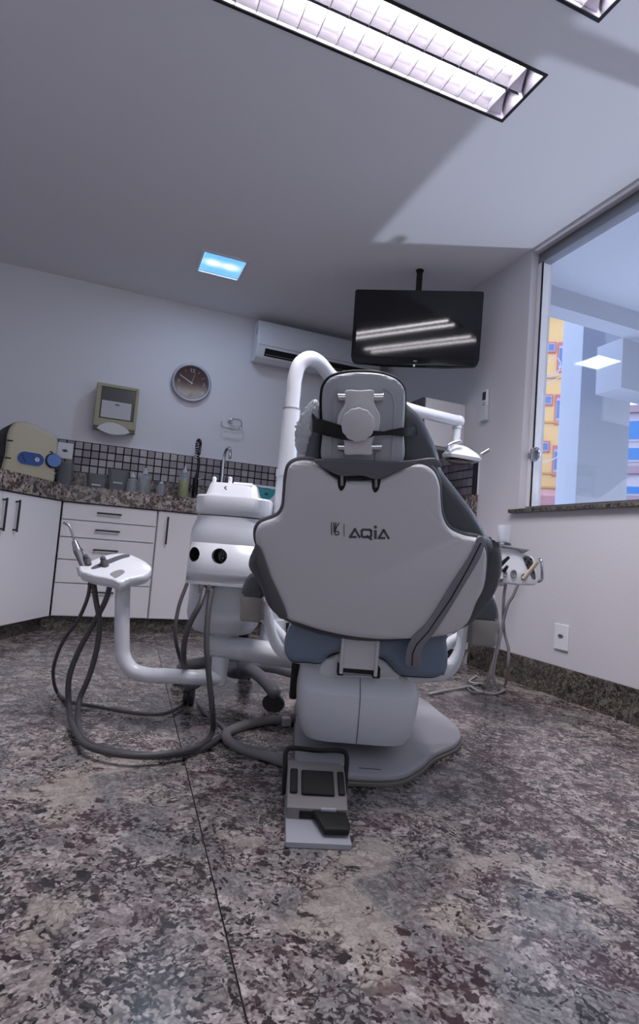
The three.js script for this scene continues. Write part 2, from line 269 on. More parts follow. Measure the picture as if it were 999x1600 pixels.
// ------------------------------------------------------------------ outside the window
{
  const pale = std('#a6aab8', 0.8), soff = std('#aeb2c0', 0.85);
  const b = thing('balcony_slab', 'pale overhanging concrete slab with a downstand beam outside the window', 'balcony', V3(4, 2.7, -1));
  part('slab', span(XR + T + 0.001, 5.53, 2.75, 3.0, -3.36, 2.2), soff, b); part('beam', span(XR + T + 0.001, 5.53, 2.60, 2.75, -3.36, -3.20), pale, b);
  part('upper_wall', span(XR + T + 0.001, 5.53, 3.0, 7, -3.36, 2.2), pale, b);
  part('downstand', span(3.83, 5.53, 2.18, 2.60, -3.62, -3.361), pale, b);
  const c = thing('column', 'white concrete column standing outside below the overhanging slab', 'column', V3(4.36, -4, -4.1));
  part('shaft', rspan(4.05, 4.69, -4, 6, -4.26, -4.0, 0.006), pale, c);
  const gnd = setting('ground_street', span(2.6, 60, -4.3, -4.0, -60, 20), std('#8d8f96', 0.9), scene, 'street outside below the window');
  // ochre block of flats seen between window frame and column
  const facing = (at, d) => { const v = at.clone().sub(eye); return Math.atan2(-v.x, -v.z); };
  const at1 = onD(868, 640, 30), f1 = frameOf(V3(at1.x, 0, at1.z), 0, facing(at1) + 0.12);
  const o = thing('apartment_block', 'ochre yellow block of flats with red framed windows beyond the column', 'building', V3(at1.x, -4, at1.z));
  part('wall', span(-7, 1.5, -4, onFrame(f1, 868, 492).y, -6, 0), std('#cda672', 0.8), o, f1);
  part('roof_edge', span(-7.2, 1.6, onFrame(f1, 868, 492).y, onFrame(f1, 868, 484).y, -6, 0.25), std('#777782', 0.8), o, f1);
  const red = std('#b4616f', 0.7), pane = std('#5a6a98', 0.25), lightF = std('#9d98aa', 0.6);
  for (const [px, py, hw, hh] of [[862, 543, 7, 9], [857, 625, 7, 9], [852, 698, 7, 9], [877, 558, 5, 24], [873, 640, 5, 24], [869, 720, 5, 24]]) {
    const p = onFrame(f1, px, py, 0.05), k = 30 / FOCAL, w = part('window', box(hw * 2 * k, hh * 2 * k, 0.1, p.x, p.y, 0.02), red, o, f1, 'red window surround');
    part('frame', box(hw * 1.45 * k, hh * 1.5 * k, 0.06, p.x, p.y, 0.06), lightF, w, f1); part('pane', box(hw * 1.1 * k, hh * 1.15 * k, 0.04, p.x, p.y, 0.08), pane, w, f1);
  }
  for (const py of [590, 660, 740, 762]) { const p = onFrame(f1, 868, py); part('ledge', span(-7, 1.5, p.y - 0.05, p.y + 0.05, 0, 0.08), std('#b98a56', 0.8), o, f1); }
  const pa = onFrame(f1, 862, 778, 0.3); part('awning', new THREE.BoxGeometry(2.6, 0.5, 1.2).rotateX(0.4).translate(pa.x, pa.y, 0.5), std('#b98a90', 0.7), o, f1);
  // second block, right of the column
  const at2 = onD(990, 700, 24), f2 = frameOf(V3(at2.x, 0, at2.z), 0, facing(at2));
  const q = thing('office_block', 'rosy grey block with bands of blue windows right of the white column', 'building', V3(at2.x, -4, at2.z));
  part('wall', span(-0.6, 9, -4, 8, -6, 0), std('#a49aa8', 0.8), q, f2);
  const glz = std('#2f68a4', 0.25);
  for (const [y0, y1] of [[655, 690], [697, 722], [757, 775]]) { const a = onFrame(f2, 990, y1), e = onFrame(f2, 990, y0); part('window', span(-0.35, 8, a.y, e.y, -0.1, 0.05), lightF, q, f2);
    const win = q.children[q.children.length - 1]; for (let i = 0; i < 7; i++) part('pane', span(-0.25 + i * 1.15, 0.8 + i * 1.15, a.y + 0.1, e.y - 0.1, 0, 0.07), glz, win, f2); }
  for (const y of [640, 735, 782]) { const a = onFrame(f2, 990, y); part('band', span(-0.6, 9, a.y - 0.16, a.y + 0.16, 0, 0.2), std('#8d7884', 0.8), q, f2); }
  // tangle of overhead cables
  const cab = thing('utility_pole', 'utility pole with tangled pale overhead cables in front of the ochre block', 'utility pole', onD(893, 590, 14).setY(-4));
  { const q = onD(893, 590, 14); part('pole', bar(V3(q.x, -4, q.z), V3(q.x, q.y + 1.2, q.z), 0.14, 0.11), std('#9a98a2', 0.8), cab); }
  for (const pts of [[[835, 580, 14], [850, 572, 14], [868, 558, 14], [876, 566, 14], [870, 585, 14], [852, 590, 14]], [[830, 590, 15], [850, 588, 15], [872, 580, 15], [900, 570, 15]], [[830, 602, 14], [855, 600, 14], [880, 588, 14], [905, 590, 14]], [[830, 724, 15], [852, 722, 15], [868, 716, 15], [890, 700, 15]], [[850, 560, 14], [846, 578, 14], [846, 602, 14], [842, 610, 14]]])
    part('cable', tube(pts.map((p) => onD(...p)), 0.012, 40, 6), std('#b9b4c6', 0.6), cab);
  // spotlight stands in for sun reflected up to the ceiling; canopy added, unseen
  const dir = V3(-1.08, 1.59, -0.243).normalize(), src = V3(2.3, 1.0, -1.9).addScaledVector(dir, -5.5);
  const cp = thing('added_canopy', 'added unseen metal canopy below the spot that stands for reflected sun', 'canopy', V3(src.x, -4, src.z));
  part('roof', rbox(1.2, 0.06, 0.9, 0.02, src.x, src.y - 0.12, src.z), M.chrome, cp);
  for (const [i, k] of [[-1, -1], [1, -1], [-1, 1], [1, 1]]) part('post', bar(V3(src.x + i * 0.5, -4, src.z + k * 0.36), V3(src.x + i * 0.5, src.y - 0.14, src.z + k * 0.36), 0.03), M.steel, cp);
  const glint = new THREE.SpotLight(new THREE.Color(0.72, 0.82, 1.0), 50, 0, 0.45, 0.25, 2);
  glint.position.copy(src); glint.target.position.set(2.3, 1.9, -1.55); glint.castShadow = true; glint.shadow.radius = 4; glint.shadow.mapSize.set(1024, 1024);
  scene.add(glint, glint.target);
}

// ------------------------------------------------------------------ ceiling lamps
function louvreLamp(x0, x1, z0, z1, label) {
  const o = thing('louvre_ceiling_light', label, 'ceiling light', V3((x0 + x1) / 2, H, (z0 + z1) / 2), 0, 'recessed louvre ceiling lights');
  const refl = std('#dedbe8', 0.32, 0.85), blade = std('#e6e4ea', 0.35, 0.5), dark = std('#26262a', 0.5, 0.4);
  const e = 0.008, top = H + 0.12;
  part('housing', [span(x0 + 0.001, x1 - 0.001, top - 0.004, top, z0 + 0.001, z1 - 0.001), span(x0 + 0.001, x0 + 0.005, H, top, z0 + 0.001, z1 - 0.001), span(x1 - 0.005, x1 - 0.001, H, top, z0 + 0.001, z1 - 0.001), span(x0 + 0.005, x1 - 0.005, H, top, z0 + 0.001, z0 + 0.005), span(x0 + 0.005, x1 - 0.005, H, top, z1 - 0.005, z1 - 0.001)], refl, o, null, 'mirror-finish housing');
  part('rim', [span(x0 - e, x1 + e, H - 0.004, H, z0 - e, z0 + 0.004), span(x0 - e, x1 + e, H - 0.004, H, z1 - 0.004, z1 + e), span(x0 - e, x0 + 0.004, H - 0.004, H, z0 + 0.004, z1 - 0.004), span(x1 - 0.004, x1 + e, H - 0.004, H, z0 + 0.004, z1 - 0.004)], dark, o, null, 'dark metal rim');
  const zc = (z0 + z1) / 2, q = (z1 - z0) / 4, xa = x0 + 0.05, xb = x1 - 0.05;
  for (const k of [-1, 1]) {
    const zt = zc + k * q;
    // curved trough reflector along each tube
    const prof = []; for (let i = 0; i <= 12; i++) { const a = i / 12 * 2 - 1; prof.push(new THREE.Vector2(zt + a * (q - 0.006), top - 0.012 - 0.095 * Math.pow(Math.abs(a), 2.2))); }
    for (let i = 12; i >= 0; i--) prof.push(new THREE.Vector2(prof[i].x, prof[i].y + 0.003));
    const rg = new THREE.ExtrudeGeometry(new THREE.Shape(prof), { depth: xb - xa + 0.07, bevelEnabled: false }).rotateY(Math.PI / 2);      // x -> -z, depth -> x
    rg.scale(1, 1, -1); { const ix = rg.index, pp = rg.attributes.position; if (!ix) for (let i = 0; i < pp.count; i += 3) for (const at of Object.values(rg.attributes)) for (let c = 0; c < at.itemSize; c++) { const a = at.array[(i + 1) * at.itemSize + c]; at.array[(i + 1) * at.itemSize + c] = at.array[(i + 2) * at.itemSize + c]; at.array[(i + 2) * at.itemSize + c] = a; } }
    rg.translate(xa - 0.035, 0, 0); rg.computeVertexNormals();
    part('reflector', rg, refl, o);
    const tb = part('fluorescent_tube', new THREE.CylinderGeometry(0.013, 0.013, xb - xa, 20).rotateZ(Math.PI / 2).translate((xa + xb) / 2, top - 0.035, zt), std('#ffffff', 0.4, 0, { emissive: new THREE.Color(1, 0.96, 0.87), emissiveIntensity: 8 }), o, null, 'glowing fluorescent tube');
    for (const x of [xa - 0.012, xb + 0.012]) part('tube_cap', new THREE.CylinderGeometry(0.0135, 0.0135, 0.024, 16).rotateZ(Math.PI / 2).translate(x, top - 0.035, zt), M.steel, tb);
    const n = 15;
    for (let i = 0; i < n; i++) {                                                        // cross blades, scooped out at the top
      const x = xa + 0.03 + (xb - xa - 0.06) * i / (n - 1), s = new THREE.Shape(); s.moveTo(zt - q + 0.006, H + 0.006); s.lineTo(zt + q - 0.006, H + 0.006); s.lineTo(zt + q - 0.010, H + 0.03); s.quadraticCurveTo(zt, H + 0.062, zt - q + 0.010, H + 0.03); s.closePath();
      part('blade', new THREE.ExtrudeGeometry(s, { depth: 0.003, bevelEnabled: false, curveSegments: 6 }).rotateY(-Math.PI / 2).translate(x, 0, 0), blade, o);
    }
    const L = new THREE.RectAreaLight(new THREE.Color(0.98, 0.94, 1.0), 42, xb - xa, 0.026);
    L.position.set((xa + xb) / 2, H + 0.003, zt); L.lookAt((xa + xb) / 2, 0, zt); scene.add(L);
  }
  // the louvre cuts the beam off towards the walls: most of the light leaves within about sixty degrees of straight down
  for (const t of [1 / 6, 1 / 2, 5 / 6]) {
    const S = new THREE.SpotLight(new THREE.Color(0.98, 0.94, 1.0), 1.55, 0, 1.12, 0.45, 2);
    S.position.set(xa + (xb - xa) * t, H - 0.006, zc); S.target.position.set(xa + (xb - xa) * t, 0, zc);
    S.castShadow = true; S.shadow.radius = 3; scene.add(S, S.target);
  }
}
louvreLamp(0.17, 1.43, -1.92, -1.665, 'long recessed louvre light with two lit tubes above the dental chair');
louvreLamp(0.17, 1.43, -1.41, -1.155, 'second recessed louvre light, farther from the clock wall');
{
  const o = thing('led_panel', 'small square blue-white glowing ceiling light panel', 'ceiling light', V3(0.577, H, -3.82));
  part('housing', [span(0.433, 0.721, H + 0.05, H + 0.06, -3.964, -3.676), span(0.433, 0.438, H, H + 0.05, -3.964, -3.676), span(0.716, 0.721, H, H + 0.05, -3.964, -3.676), span(0.438, 0.716, H, H + 0.05, -3.964, -3.959), span(0.438, 0.716, H, H + 0.05, -3.681, -3.676)], M.white, o);
  part('frame', [span(0.415, 0.739, H - 0.006, H, -3.982, -3.962), span(0.415, 0.739, H - 0.006, H, -3.678, -3.658), span(0.415, 0.435, H - 0.006, H, -3.962, -3.678), span(0.719, 0.739, H - 0.006, H, -3.962, -3.678)], M.white, o);
  // frosted cover lit from behind by two warm-white lamps
  const S = 64, d = new Uint8Array(S * S * 4);
  for (let y = 0; y < S; y++) for (let x = 0; x < S; x++) { const u = x / S, v = y / S; let k = 0; for (const cx of [0.27, 0.73]) k += Math.exp(-((u - cx) ** 2 / 0.05 + (v - 0.5) ** 2 / 0.035)); k = Math.min(1, k * 1.1); const q = (y * S + x) * 4; d[q] = 70 + 185 * k; d[q + 1] = 165 + 90 * k; d[q + 2] = 235 + 20 * k; d[q + 3] = 255; }
  const tx = new THREE.DataTexture(d, S, S); tx.colorSpace = THREE.SRGBColorSpace; tx.magFilter = THREE.LinearFilter; tx.needsUpdate = true;
  part('diffuser', new THREE.PlaneGeometry(0.278, 0.278).rotateX(Math.PI / 2).translate(0.577, H + 0.004, -3.82), std('#dfe8f4', 0.5, 0, { emissive: new THREE.Color(1, 1, 1), emissiveMap: tx, emissiveIntensity: 1.1 }), o, null, 'glowing frosted cover');
  const L = new THREE.RectAreaLight(new THREE.Color(0.58, 0.76, 1.0), 16.0, 0.27, 0.27);
  L.position.set(0.577, H - 0.001, -3.82); L.lookAt(0.577, 0, -3.82); scene.add(L);
}

// ------------------------------------------------------------------ worktop, cupboards, splashback
const dA = V3(-0.28, 0, -3.98), dx = V3(0.40, 0, -0.9165);                               // corner where the cupboards turn towards the viewer
const fDiag = new THREE.Matrix4().makeBasis(dx, V3(0, 1, 0), V3(0.9165, 0, 0.40)).setPosition(dA);
const CT = 0.948;
function pull(a, b, out, parent, fr) { part('handle', [bar(a.clone().add(out), b.clone().add(out), 0.006, 0.006, 10), bar(a.clone().lerp(b, 0.06), a.clone().lerp(b, 0.06).add(out), 0.005, 0.005, 8), bar(b.clone().lerp(a, 0.06), b.clone().lerp(a, 0.06).add(out), 0.005, 0.005, 8)], M.darkMetal, parent, fr, 'dark bar handle'); }
{
  const top = thing('worktop', 'speckled granite worktop with a deep front edge on the white cupboards', 'worktop', V3(0.6, 0.84, -4.3));
  const E0 = dA.clone().addScaledVector(dx, -1.3), n = V3(0.9165, 0, 0.40), ov = 0.02;
  const a = V3(-0.27, 0, -3.98), e = E0.clone().addScaledVector(n, ov);
  const g = flat([[a.x, a.z], [1.65, -3.98], [1.65, -3.036], [XR - 0.002, -3.036], [XR - 0.002, ZB + 0.002], [XL + 0.002, ZB + 0.002], [XL + 0.002, e.z - 0.4], [e.x, e.z]], CT, CT - 0.842);
  part('slab', planarUV(g, 0.9), M.counter, top);
  part('upstand', planarUV(join([span(-0.9, XR - 0.002, CT, 1.095, ZB + 0.001, ZB + 0.02), span(XR - 0.02, XR - 0.001, CT, 1.095, ZB + 0.021, -3.04)]), 0.7, 0.3), M.counter, top, null, 'granite upstand along the wall');
  const pl = thing('plinth', 'recessed granite plinth below the white cupboards', 'plinth', V3(0.6, 0, -4.2));
  const q = dA.clone().addScaledVector(n, -0.05), qe = E0.clone().addScaledVector(n, -0.05);
  part('facing', planarUV(flat([[q.x, q.z - 0.05], [1.69, -4.05], [1.69, -3.09], [XR - 0.02, -3.09], [XR - 0.02, ZB + 0.01], [XL + 0.02, ZB + 0.01], [XL + 0.02, qe.z - 0.4], [qe.x, qe.z]], 0.094, 0.094), 0.7), M.skirting, pl);
  // five-drawer unit
  const cab = (x0, x1, label) => { const o = thing('base_cabinet', label, 'cabinet', V3((x0 + x1) / 2, 0.095, -4.28)); part('carcass', span(x0, x1, 0.096, 0.838, ZB + 0.03, -4.0225), M.cabinet, o); return o; };
  const d = cab(-0.272, 0.329, 'white drawer cupboard with five drawers and dark bar handles');
  const ys = [0.838, 0.724, 0.610, 0.464, 0.312, 0.098];
  for (let i = 0; i < 5; i++) { const f = part('drawer_front', rspan(-0.268, 0.322, ys[i + 1] + 0.003, ys[i] - 0.003, -4.022, -4.0, 0.002), M.cabinet, d); const y = i < 3 ? (ys[i] + ys[i + 1]) / 2 + 0.002 : ys[i] - 0.05; pull(V3(-0.058, y, -4.0), V3(0.096, y, -4.0), V3(0, 0, 0.024), f); }
  for (const [x0, x1, hx, lab] of [[0.333, 0.80, 0.40, 'white door cupboard right of the five drawers'], [0.803, 1.27, 1.2, 'white door cupboard behind the chair near the wall corner'], [1.273, 1.645, 1.34, 'narrow white door cupboard in the wall corner']]) { const o = cab(x0, x1, lab); const f = part('door', rspan(x0 + 0.004, x1 - 0.003, 0.100, 0.836, -4.022, -4.0, 0.002), M.cabinet, o); pull(V3(hx, 0.80, -4.0), V3(hx, 0.61, -4.0), V3(0, 0, 0.024), f); }
  const r = thing('base_cabinet', 'white cupboard along the window wall below the granite worktop', 'cabinet', V3(1.95, 0.095, -3.5));
  part('carcass', span(1.69, XR - 0.004, 0.096, 0.838, -3.95, -3.045), M.cabinet, r);
  for (const [z0, z1] of [[-3.945, -3.5], [-3.497, -3.05]]) { const f = part('door', rspan(1.668, 1.689, 0.1, 0.836, z0, z1, 0.002), M.cabinet, r); pull(V3(1.668, 0.8, z1 - 0.05), V3(1.668, 0.62, z1 - 0.05), V3(-0.024, 0, 0), f); }
  // angled unit, running towards the viewer
  const lc = thing('base_cabinet', 'white two-door cupboard angled out from the wall below the autoclave', 'cabinet', V3(-0.7, 0.095, -3.5));
  part('carcass', span(-1.3, -0.012, 0.096, 0.838, -0.46, -0.0225), M.cabinet, lc, fDiag);
  part('filler', span(-0.014, 0.012, 0.098, 0.838, -0.06, -0.004), M.cabinet, lc, fDiag);
  for (const [x0, x1, hx] of [[-0.62, -0.018, -0.555], [-1.29, -0.624, -0.69]]) { const f = part('door', rspan(x0 + 0.002, x1, 0.100, 0.836, -0.022, 0, 0.002), M.cabinet, lc, fDiag);
    const pa = onFrame(fDiag, hx > -0.6 ? 25 : 4, 784, 0), pb = onFrame(fDiag, hx > -0.6 ? 20 : 0, 836, 0); pull(V3(pa.x, 0.80, 0), V3(pa.x, 0.62, 0), V3(0, 0, 0.024), f, fDiag); }
  // splashback of small brushed-metal tiles
  const sp = thing('splashback', 'band of small brushed metal tiles above the worktop', 'splashback', V3(0.9, 1.2, ZB));
  part('backing', span(-0.392, XR - 0.003, 1.096, 1.332, ZB + 0.001, ZB + 0.006), M.joint, sp, null, 'dark joints');
  part('backing', span(XR - 0.007, XR - 0.002, 1.096, 1.332, ZB + 0.007, -3.042), M.joint, sp);
  part('edge_trim', span(-0.395, XR - 0.003, 1.332, 1.337, ZB + 0.001, ZB + 0.010), M.cabinet, sp); part('edge_trim', span(XR - 0.010, XR - 0.001, 1.096, 1.337, -3.042, -3.036), M.cabinet, sp);
  const s = 0.0585, tg = new RoundedBoxGeometry(s - 0.007, s - 0.007, 0.006, 1, 0.002), mats = [M.tileA, M.tileB, M.tileC];
  const tile = (x, y, z, ry) => { const m = new THREE.Mesh(tg, mats[(rnd() * 3) | 0]); m.name = 'tile'; m.castShadow = m.receiveShadow = true; m.position.set(x - sp.position.x, y - sp.position.y, z - sp.position.z); m.rotation.set((rnd() - 0.5) * 0.015, ry + (rnd() - 0.5) * 0.03, 0); sp.add(m); };
  for (let j = 0; j < 4; j++) { for (let i = 0; i < 45; i++) tile(-0.36 + i * s, 1.126 + j * s, ZB + 0.0085, 0); for (let i = 0; i < 25; i++) tile(XR - 0.0095, 1.126 + j * s, ZB + 0.06 + i * s + 0.01, -Math.PI / 2); }
}
// ------------------------------------------------------------------ things on the worktop
{
  // autoclave on the angled worktop
  const fDiag = new THREE.Matrix4().makeBasis(V3(0.94, 0, -0.3412), V3(0, 1, 0), V3(0.3412, 0, 0.94)).setPosition(V3(-0.33, 0, -4.05)), z0 = 0, P = (px, py) => onFrame(fDiag, px, py, z0);
  const l = P(11, 690).x, r = P(91, 700).x, top = P(40, 659).y, cx = (l + r) / 2, w = r - l;
  const o = thing('autoclave', 'cream tabletop autoclave with a blue oval control panel on the worktop', 'autoclave', V3(cx, CT, -0.2).applyMatrix4(fDiag));
  const out = smooth2([[l, CT + 0.012], [l, CT + 0.16], [l + 0.006, top - 0.06], [l + 0.045, top - 0.004], [l + 0.12, top], [r - 0.12, top - 0.018], [r - 0.02, top - 0.05], [r, top - 0.10], [r, CT + 0.10], [r - 0.004, CT + 0.012], [cx, CT + 0.012]].map((p) => new THREE.Vector2(...p)), 80);
  part('body', slab(out, z0 - 0.36, z0 - 0.055, 0.012), M.creamDark, o, fDiag, 'dark rear body');
  part('front_cover', slab(inset(out, 0.002), z0 - 0.05, z0, 0.022, [], 6), M.cream, o, fDiag);
  part('foot_strip', span(l + 0.01, r + 0.02, CT, CT + 0.012, z0 - 0.28, z0 - 0.01), M.black, o, fDiag);
  const c1 = P(48, 717), cw = 0.078, chh = 0.041;
  const pill = (x, y, a, b) => { const s = new THREE.Shape(); s.moveTo(x - a + b, y - b); s.lineTo(x + a - b, y - b); s.absarc(x + a - b, y, b, -Math.PI / 2, Math.PI / 2); s.lineTo(x - a + b, y + b); s.absarc(x - a + b, y, b, Math.PI / 2, Math.PI * 1.5); return s; };
  const rimG = new THREE.ExtrudeGeometry(pill(c1.x, c1.y, cw + 0.006, chh + 0.006), { depth: 0.004, bevelEnabled: false }).translate(0, 0, z0);
  const panel = part('control_panel', new THREE.ExtrudeGeometry(pill(c1.x, c1.y, cw, chh), { depth: 0.007, bevelEnabled: false }).translate(0, 0, z0), M.blue, o, fDiag, 'blue oval control panel');
  part('panel_rim', rimG, shift(M.cream, 1.15), panel, fDiag);
  for (const [x, y] of [[-0.052, 0.014], [-0.043, -0.002], [-0.034, -0.018]]) part('button', new THREE.CylinderGeometry(0.0055, 0.0055, 0.004, 16).rotateX(Math.PI / 2).translate(c1.x + x, c1.y + y, z0 + 0.008), M.black, panel, fDiag);
  part('gauge', [new THREE.CylinderGeometry(0.014, 0.015, 0.006, 24).rotateX(Math.PI / 2).translate(c1.x + 0.036, c1.y, z0 + 0.009)], M.steel, panel, fDiag, 'round silver gauge');
  part('gauge_needle', box(0.002, 0.012, 0.002, c1.x + 0.037, c1.y + 0.003, z0 + 0.0125), M.blue, panel, fDiag);
  const c2 = P(83, 720); part('door_knob', new THREE.CylinderGeometry(0.042, 0.044, 0.03, 32).rotateX(Math.PI / 2).translate(c2.x, c2.y, z0 + 0.014), M.lightBlue, o, fDiag, 'blue round knob');
  part('knob_ring', new THREE.TorusGeometry(0.046, 0.003, 8, 32).translate(c2.x, c2.y, z0 + 0.002), M.black, o, fDiag);
  const c3 = P(80, 708); part('latch', [rbox(0.018, 0.006, 0.008, 0.002, c3.x - 0.002, c3.y + 0.008, z0 + 0.003), rbox(0.006, 0.024, 0.008, 0.002, c3.x + 0.005, c3.y - 0.002, z0 + 0.003)], M.black, o, fDiag);
  for (const y of [0.105, 0.215]) part('hinge_slot', rbox(0.034, 0.009, 0.012, 0.002, l + 0.016, CT + y + 0.02, z0 - 0.004), M.black, o, fDiag);
  const c4 = P(82, 739); part('name_plate', rbox(0.034, 0.009, 0.003, 0.001, c4.x, c4.y, z0 + 0.001), M.steel, o, fDiag);
}
function at(px, z) { const p = onZ(px, 760, z); return V3(p.x, CT, p.z); }
const hAt = (px, py, z) => onZ(px, py, z).y;
{
  // double-socket plate on the tiles
  const so = thing('wall_socket', 'white socket plate on the metal tiles beside the autoclave', 'socket', V3(-0.335, 1.19, ZB + 0.013));
  part('plate', rbox(0.108, 0.12, 0.010, 0.003, -0.335, 1.245, ZB + 0.0175), M.enamel, so);
  part('outlet', new THREE.CylinderGeometry(0.016, 0.016, 0.003, 6).rotateX(Math.PI / 2).scale(1.3, 0.7, 1).translate(-0.335, 1.245, ZB + 0.0235), M.midGrey, so);
  const p = onX(880, 995, XR - 0.01);
  const s2 = thing('wall_socket', 'white socket plate low on the wall under the window', 'socket', V3(XR, 0.24, p.z));
  part('plate', rbox(0.010, 0.13, 0.092, 0.003, XR - 0.006, 0.305, -2.268), M.enamel, s2); part('outlet', new THREE.CylinderGeometry(0.014, 0.014, 0.003, 6).rotateZ(Math.PI / 2).scale(1, 0.7, 1.3).translate(XR - 0.0125, 0.31, -2.268), M.midGrey, s2);
}
{
  // clear tub left, two trapezoid bins
  const z = -4.36, tub = (px0, px1, pyTop, label, mat, flare, lab) => {
    const a = onZ(px0, pyTop, z), b = onZ(px1, pyTop, z), cx = (a.x + b.x) / 2, hw = (b.x - a.x) / 2, h = (a.y + b.y) / 2 - CT;
    const o = thing('plastic_container', label, 'container', V3(cx, CT, z));
    const body = loft([{ y: CT, x: cx, z: z - 0.05, w: hw * flare, d: 0.045, n: 6 }, { y: CT + h - 0.01, x: cx, z: z - 0.05, w: hw * 0.96, d: 0.058, n: 6 }, { y: CT + h - 0.01, x: cx, z: z - 0.05, w: hw, d: 0.062, n: 6 }, { y: CT + h, x: cx, z: z - 0.05, w: hw, d: 0.062, n: 6 }, { y: CT + h, x: cx, z: z - 0.05, w: hw * 0.92, d: 0.055, n: 6 }, { y: CT + 0.006, x: cx, z: z - 0.05, w: hw * flare * 0.94, d: 0.041, n: 6 }], 40);
    part('bin', body, mat, o);
    if (lab) part('label_strip', box(hw * 0.85, 0.010, 0.002, cx, CT + h * 0.62 - 0.03, z + 0.008), M.paper, o, null, 'white paper label strip');
  };
  const bin = phy({ color: '#8f9097', roughness: 0.35, transmission: 0.35, thickness: 0 });
  tub(90, 115, 722, 'clear grey plastic tub on the worktop beside the autoclave', bin, 0.9, false);
  tub(135, 169, 741, 'grey plastic bin with a paper label, the lower of two on the worktop', bin, 0.8, true);
  tub(169, 203, 734, 'taller grey plastic bin with a paper label, right of the lower bin', bin, 0.8, true);
  const bottle = (px, pyTop, w, label, liquid, nz) => {
    const zz = -4.30, p = at(px, zz), h = hAt(px, pyTop, zz) - CT;
    const o = thing('bottle', label, 'bottle', p);
    part('body', lathe([[0.0005, 0], [w, 0], [w, h * 0.62], [w * 0.9, h * 0.68], [w * 0.35, h * 0.74], [w * 0.33, h * 0.8], [0.0005, h * 0.8]].map(([r, y]) => [r, y + 0.0005])).translate(p.x, CT, zz), M.clear, o, null, 'clear plastic body');
    if (liquid) part('liquid', lathe([[0.0005, 0.004], [w * 0.93, 0.004], [w * 0.93, h * 0.56], [0.0005, h * 0.56]]).translate(p.x, CT, zz), liquid, o);
    part('nozzle', lathe([[w * 0.42, h * 0.78], [w * 0.42, h * 0.86], [w * 0.18, h * 0.9], [w * 0.1, h * nz], [0.0005, h * nz]]).translate(p.x, CT, zz), M.frosted, o, null, 'white nozzle cap');
  };
  bottle(206, 738, 0.036, 'clear plastic dropper bottle, shorter of two beside the grey bins', null, 1);
  bottle(225, 731, 0.046, 'clear plastic dropper bottle, taller of two beside the grey bins', null, 1);
  bottle(252, 750, 0.034, 'small clear glass jar on the worktop between dropper and soap bottles', null, 0.95);
  bottle(287, 727, 0.040, 'soap dispenser bottle half filled with yellow-green soap', std('#b4bb14', 0.25), 1);
  // black tap with a flexible spring neck
  const zt = -4.42, b = at(305, zt), tp = hAt(309, 687, zt), kx = onZ(299, 745, zt), ttop = onZ(310, 690, zt);
  const t1 = thing('kitchen_tap', 'black tap with a tall open sprung neck on the worktop', 'tap', b);
  part('base', lathe([[0.0005, 0], [0.032, 0], [0.03, 0.02], [0.022, 0.03], [0.022, 0.19], [0.0005, 0.195]]).translate(b.x, CT, zt), M.blackGloss, t1);
  part('lever', bar(V3(b.x, CT + 0.18, zt), V3(b.x + 0.06, CT + 0.2, zt + 0.03), 0.010, 0.007), M.chrome, t1);
  part('neck', tube([V3(b.x, CT + 0.19, zt), V3(b.x + 0.012, CT + 0.30, zt), V3(ttop.x - 0.01, tp - 0.05, zt), V3(ttop.x, tp, zt), V3(ttop.x + 0.012, tp - 0.02, zt + 0.03), V3(ttop.x + 0.008, tp - 0.12, zt + 0.05)], 0.011, 50), M.blackGloss, t1);
  for (let i = 0; i < 7; i++) part('coil', new THREE.TorusGeometry(0.015, 0.004, 8, 20).rotateX(Math.PI / 2).translate(ttop.x - 0.004 + 0.0004 * i, tp - 0.025 - i * 0.02, zt + 0.0), M.chrome, t1);
  const b2 = at(346, zt), h2 = hAt(346, 699, zt);
  const t2 = thing('kitchen_tap', 'slim chrome swan-neck tap behind the spittoon', 'tap', b2);
  part('base', lathe([[0.0005, 0], [0.03, 0], [0.028, 0.03], [0.016, 0.05], [0.0005, 0.05]]).translate(b2.x, CT, zt), M.chrome, t2);
  part('neck', tube([V3(b2.x, CT + 0.04, zt), V3(b2.x, CT + 0.22, zt), V3(b2.x + 0.002, h2 - 0.05, zt + 0.01), V3(b2.x + 0.012, h2 - 0.008, zt + 0.05), V3(b2.x + 0.022, h2 - 0.02, zt + 0.10), V3(b2.x + 0.024, h2 - 0.09, zt + 0.12)], 0.0125, 60), M.chrome, t2);
  // white mask dispenser with a teal sticker
  const zd = -4.3, a = onZ(392, 756, zd), e = onZ(445, 760, zd);
  const m = thing('mask_dispenser', 'white dispenser box with a teal half-moon sticker on the worktop', 'dispenser', V3((a.x + e.x) / 2, CT, zd));
  part('box', rspan(a.x, e.x, CT, a.y, zd - 0.14, zd, 0.012), M.enamel, m);
  const sc = onZ(417, 763, zd), sh = new THREE.Shape(); sh.moveTo(-0.085, 0.012); sh.quadraticCurveTo(0, -0.006, 0.085, 0.012); sh.quadraticCurveTo(0.06, -0.085, 0, -0.088); sh.quadraticCurveTo(-0.06, -0.08, -0.085, 0.012);
  part('sticker', new THREE.ExtrudeGeometry(sh, { depth: 0.001, bevelEnabled: false }).rotateZ(-0.04).translate(sc.x, sc.y - 0.005, zd), std('#37a3ad', 0.5), m, null, 'teal half-moon sticker');
  part('sticker_print', [box(0.07, 0.006, 0.001, sc.x, sc.y - 0.002, zd + 0.0015), box(0.03, 0.018, 0.001, sc.x, sc.y - 0.045, zd + 0.0015)], std('#16545c', 0.5), m);
  // wall cabinet and the small box under it
  const wc = thing('wall_cabinet', 'white wall cupboard hung in the corner above the metal tiles', 'cabinet', V3(2.05, 1.42, -3.6));
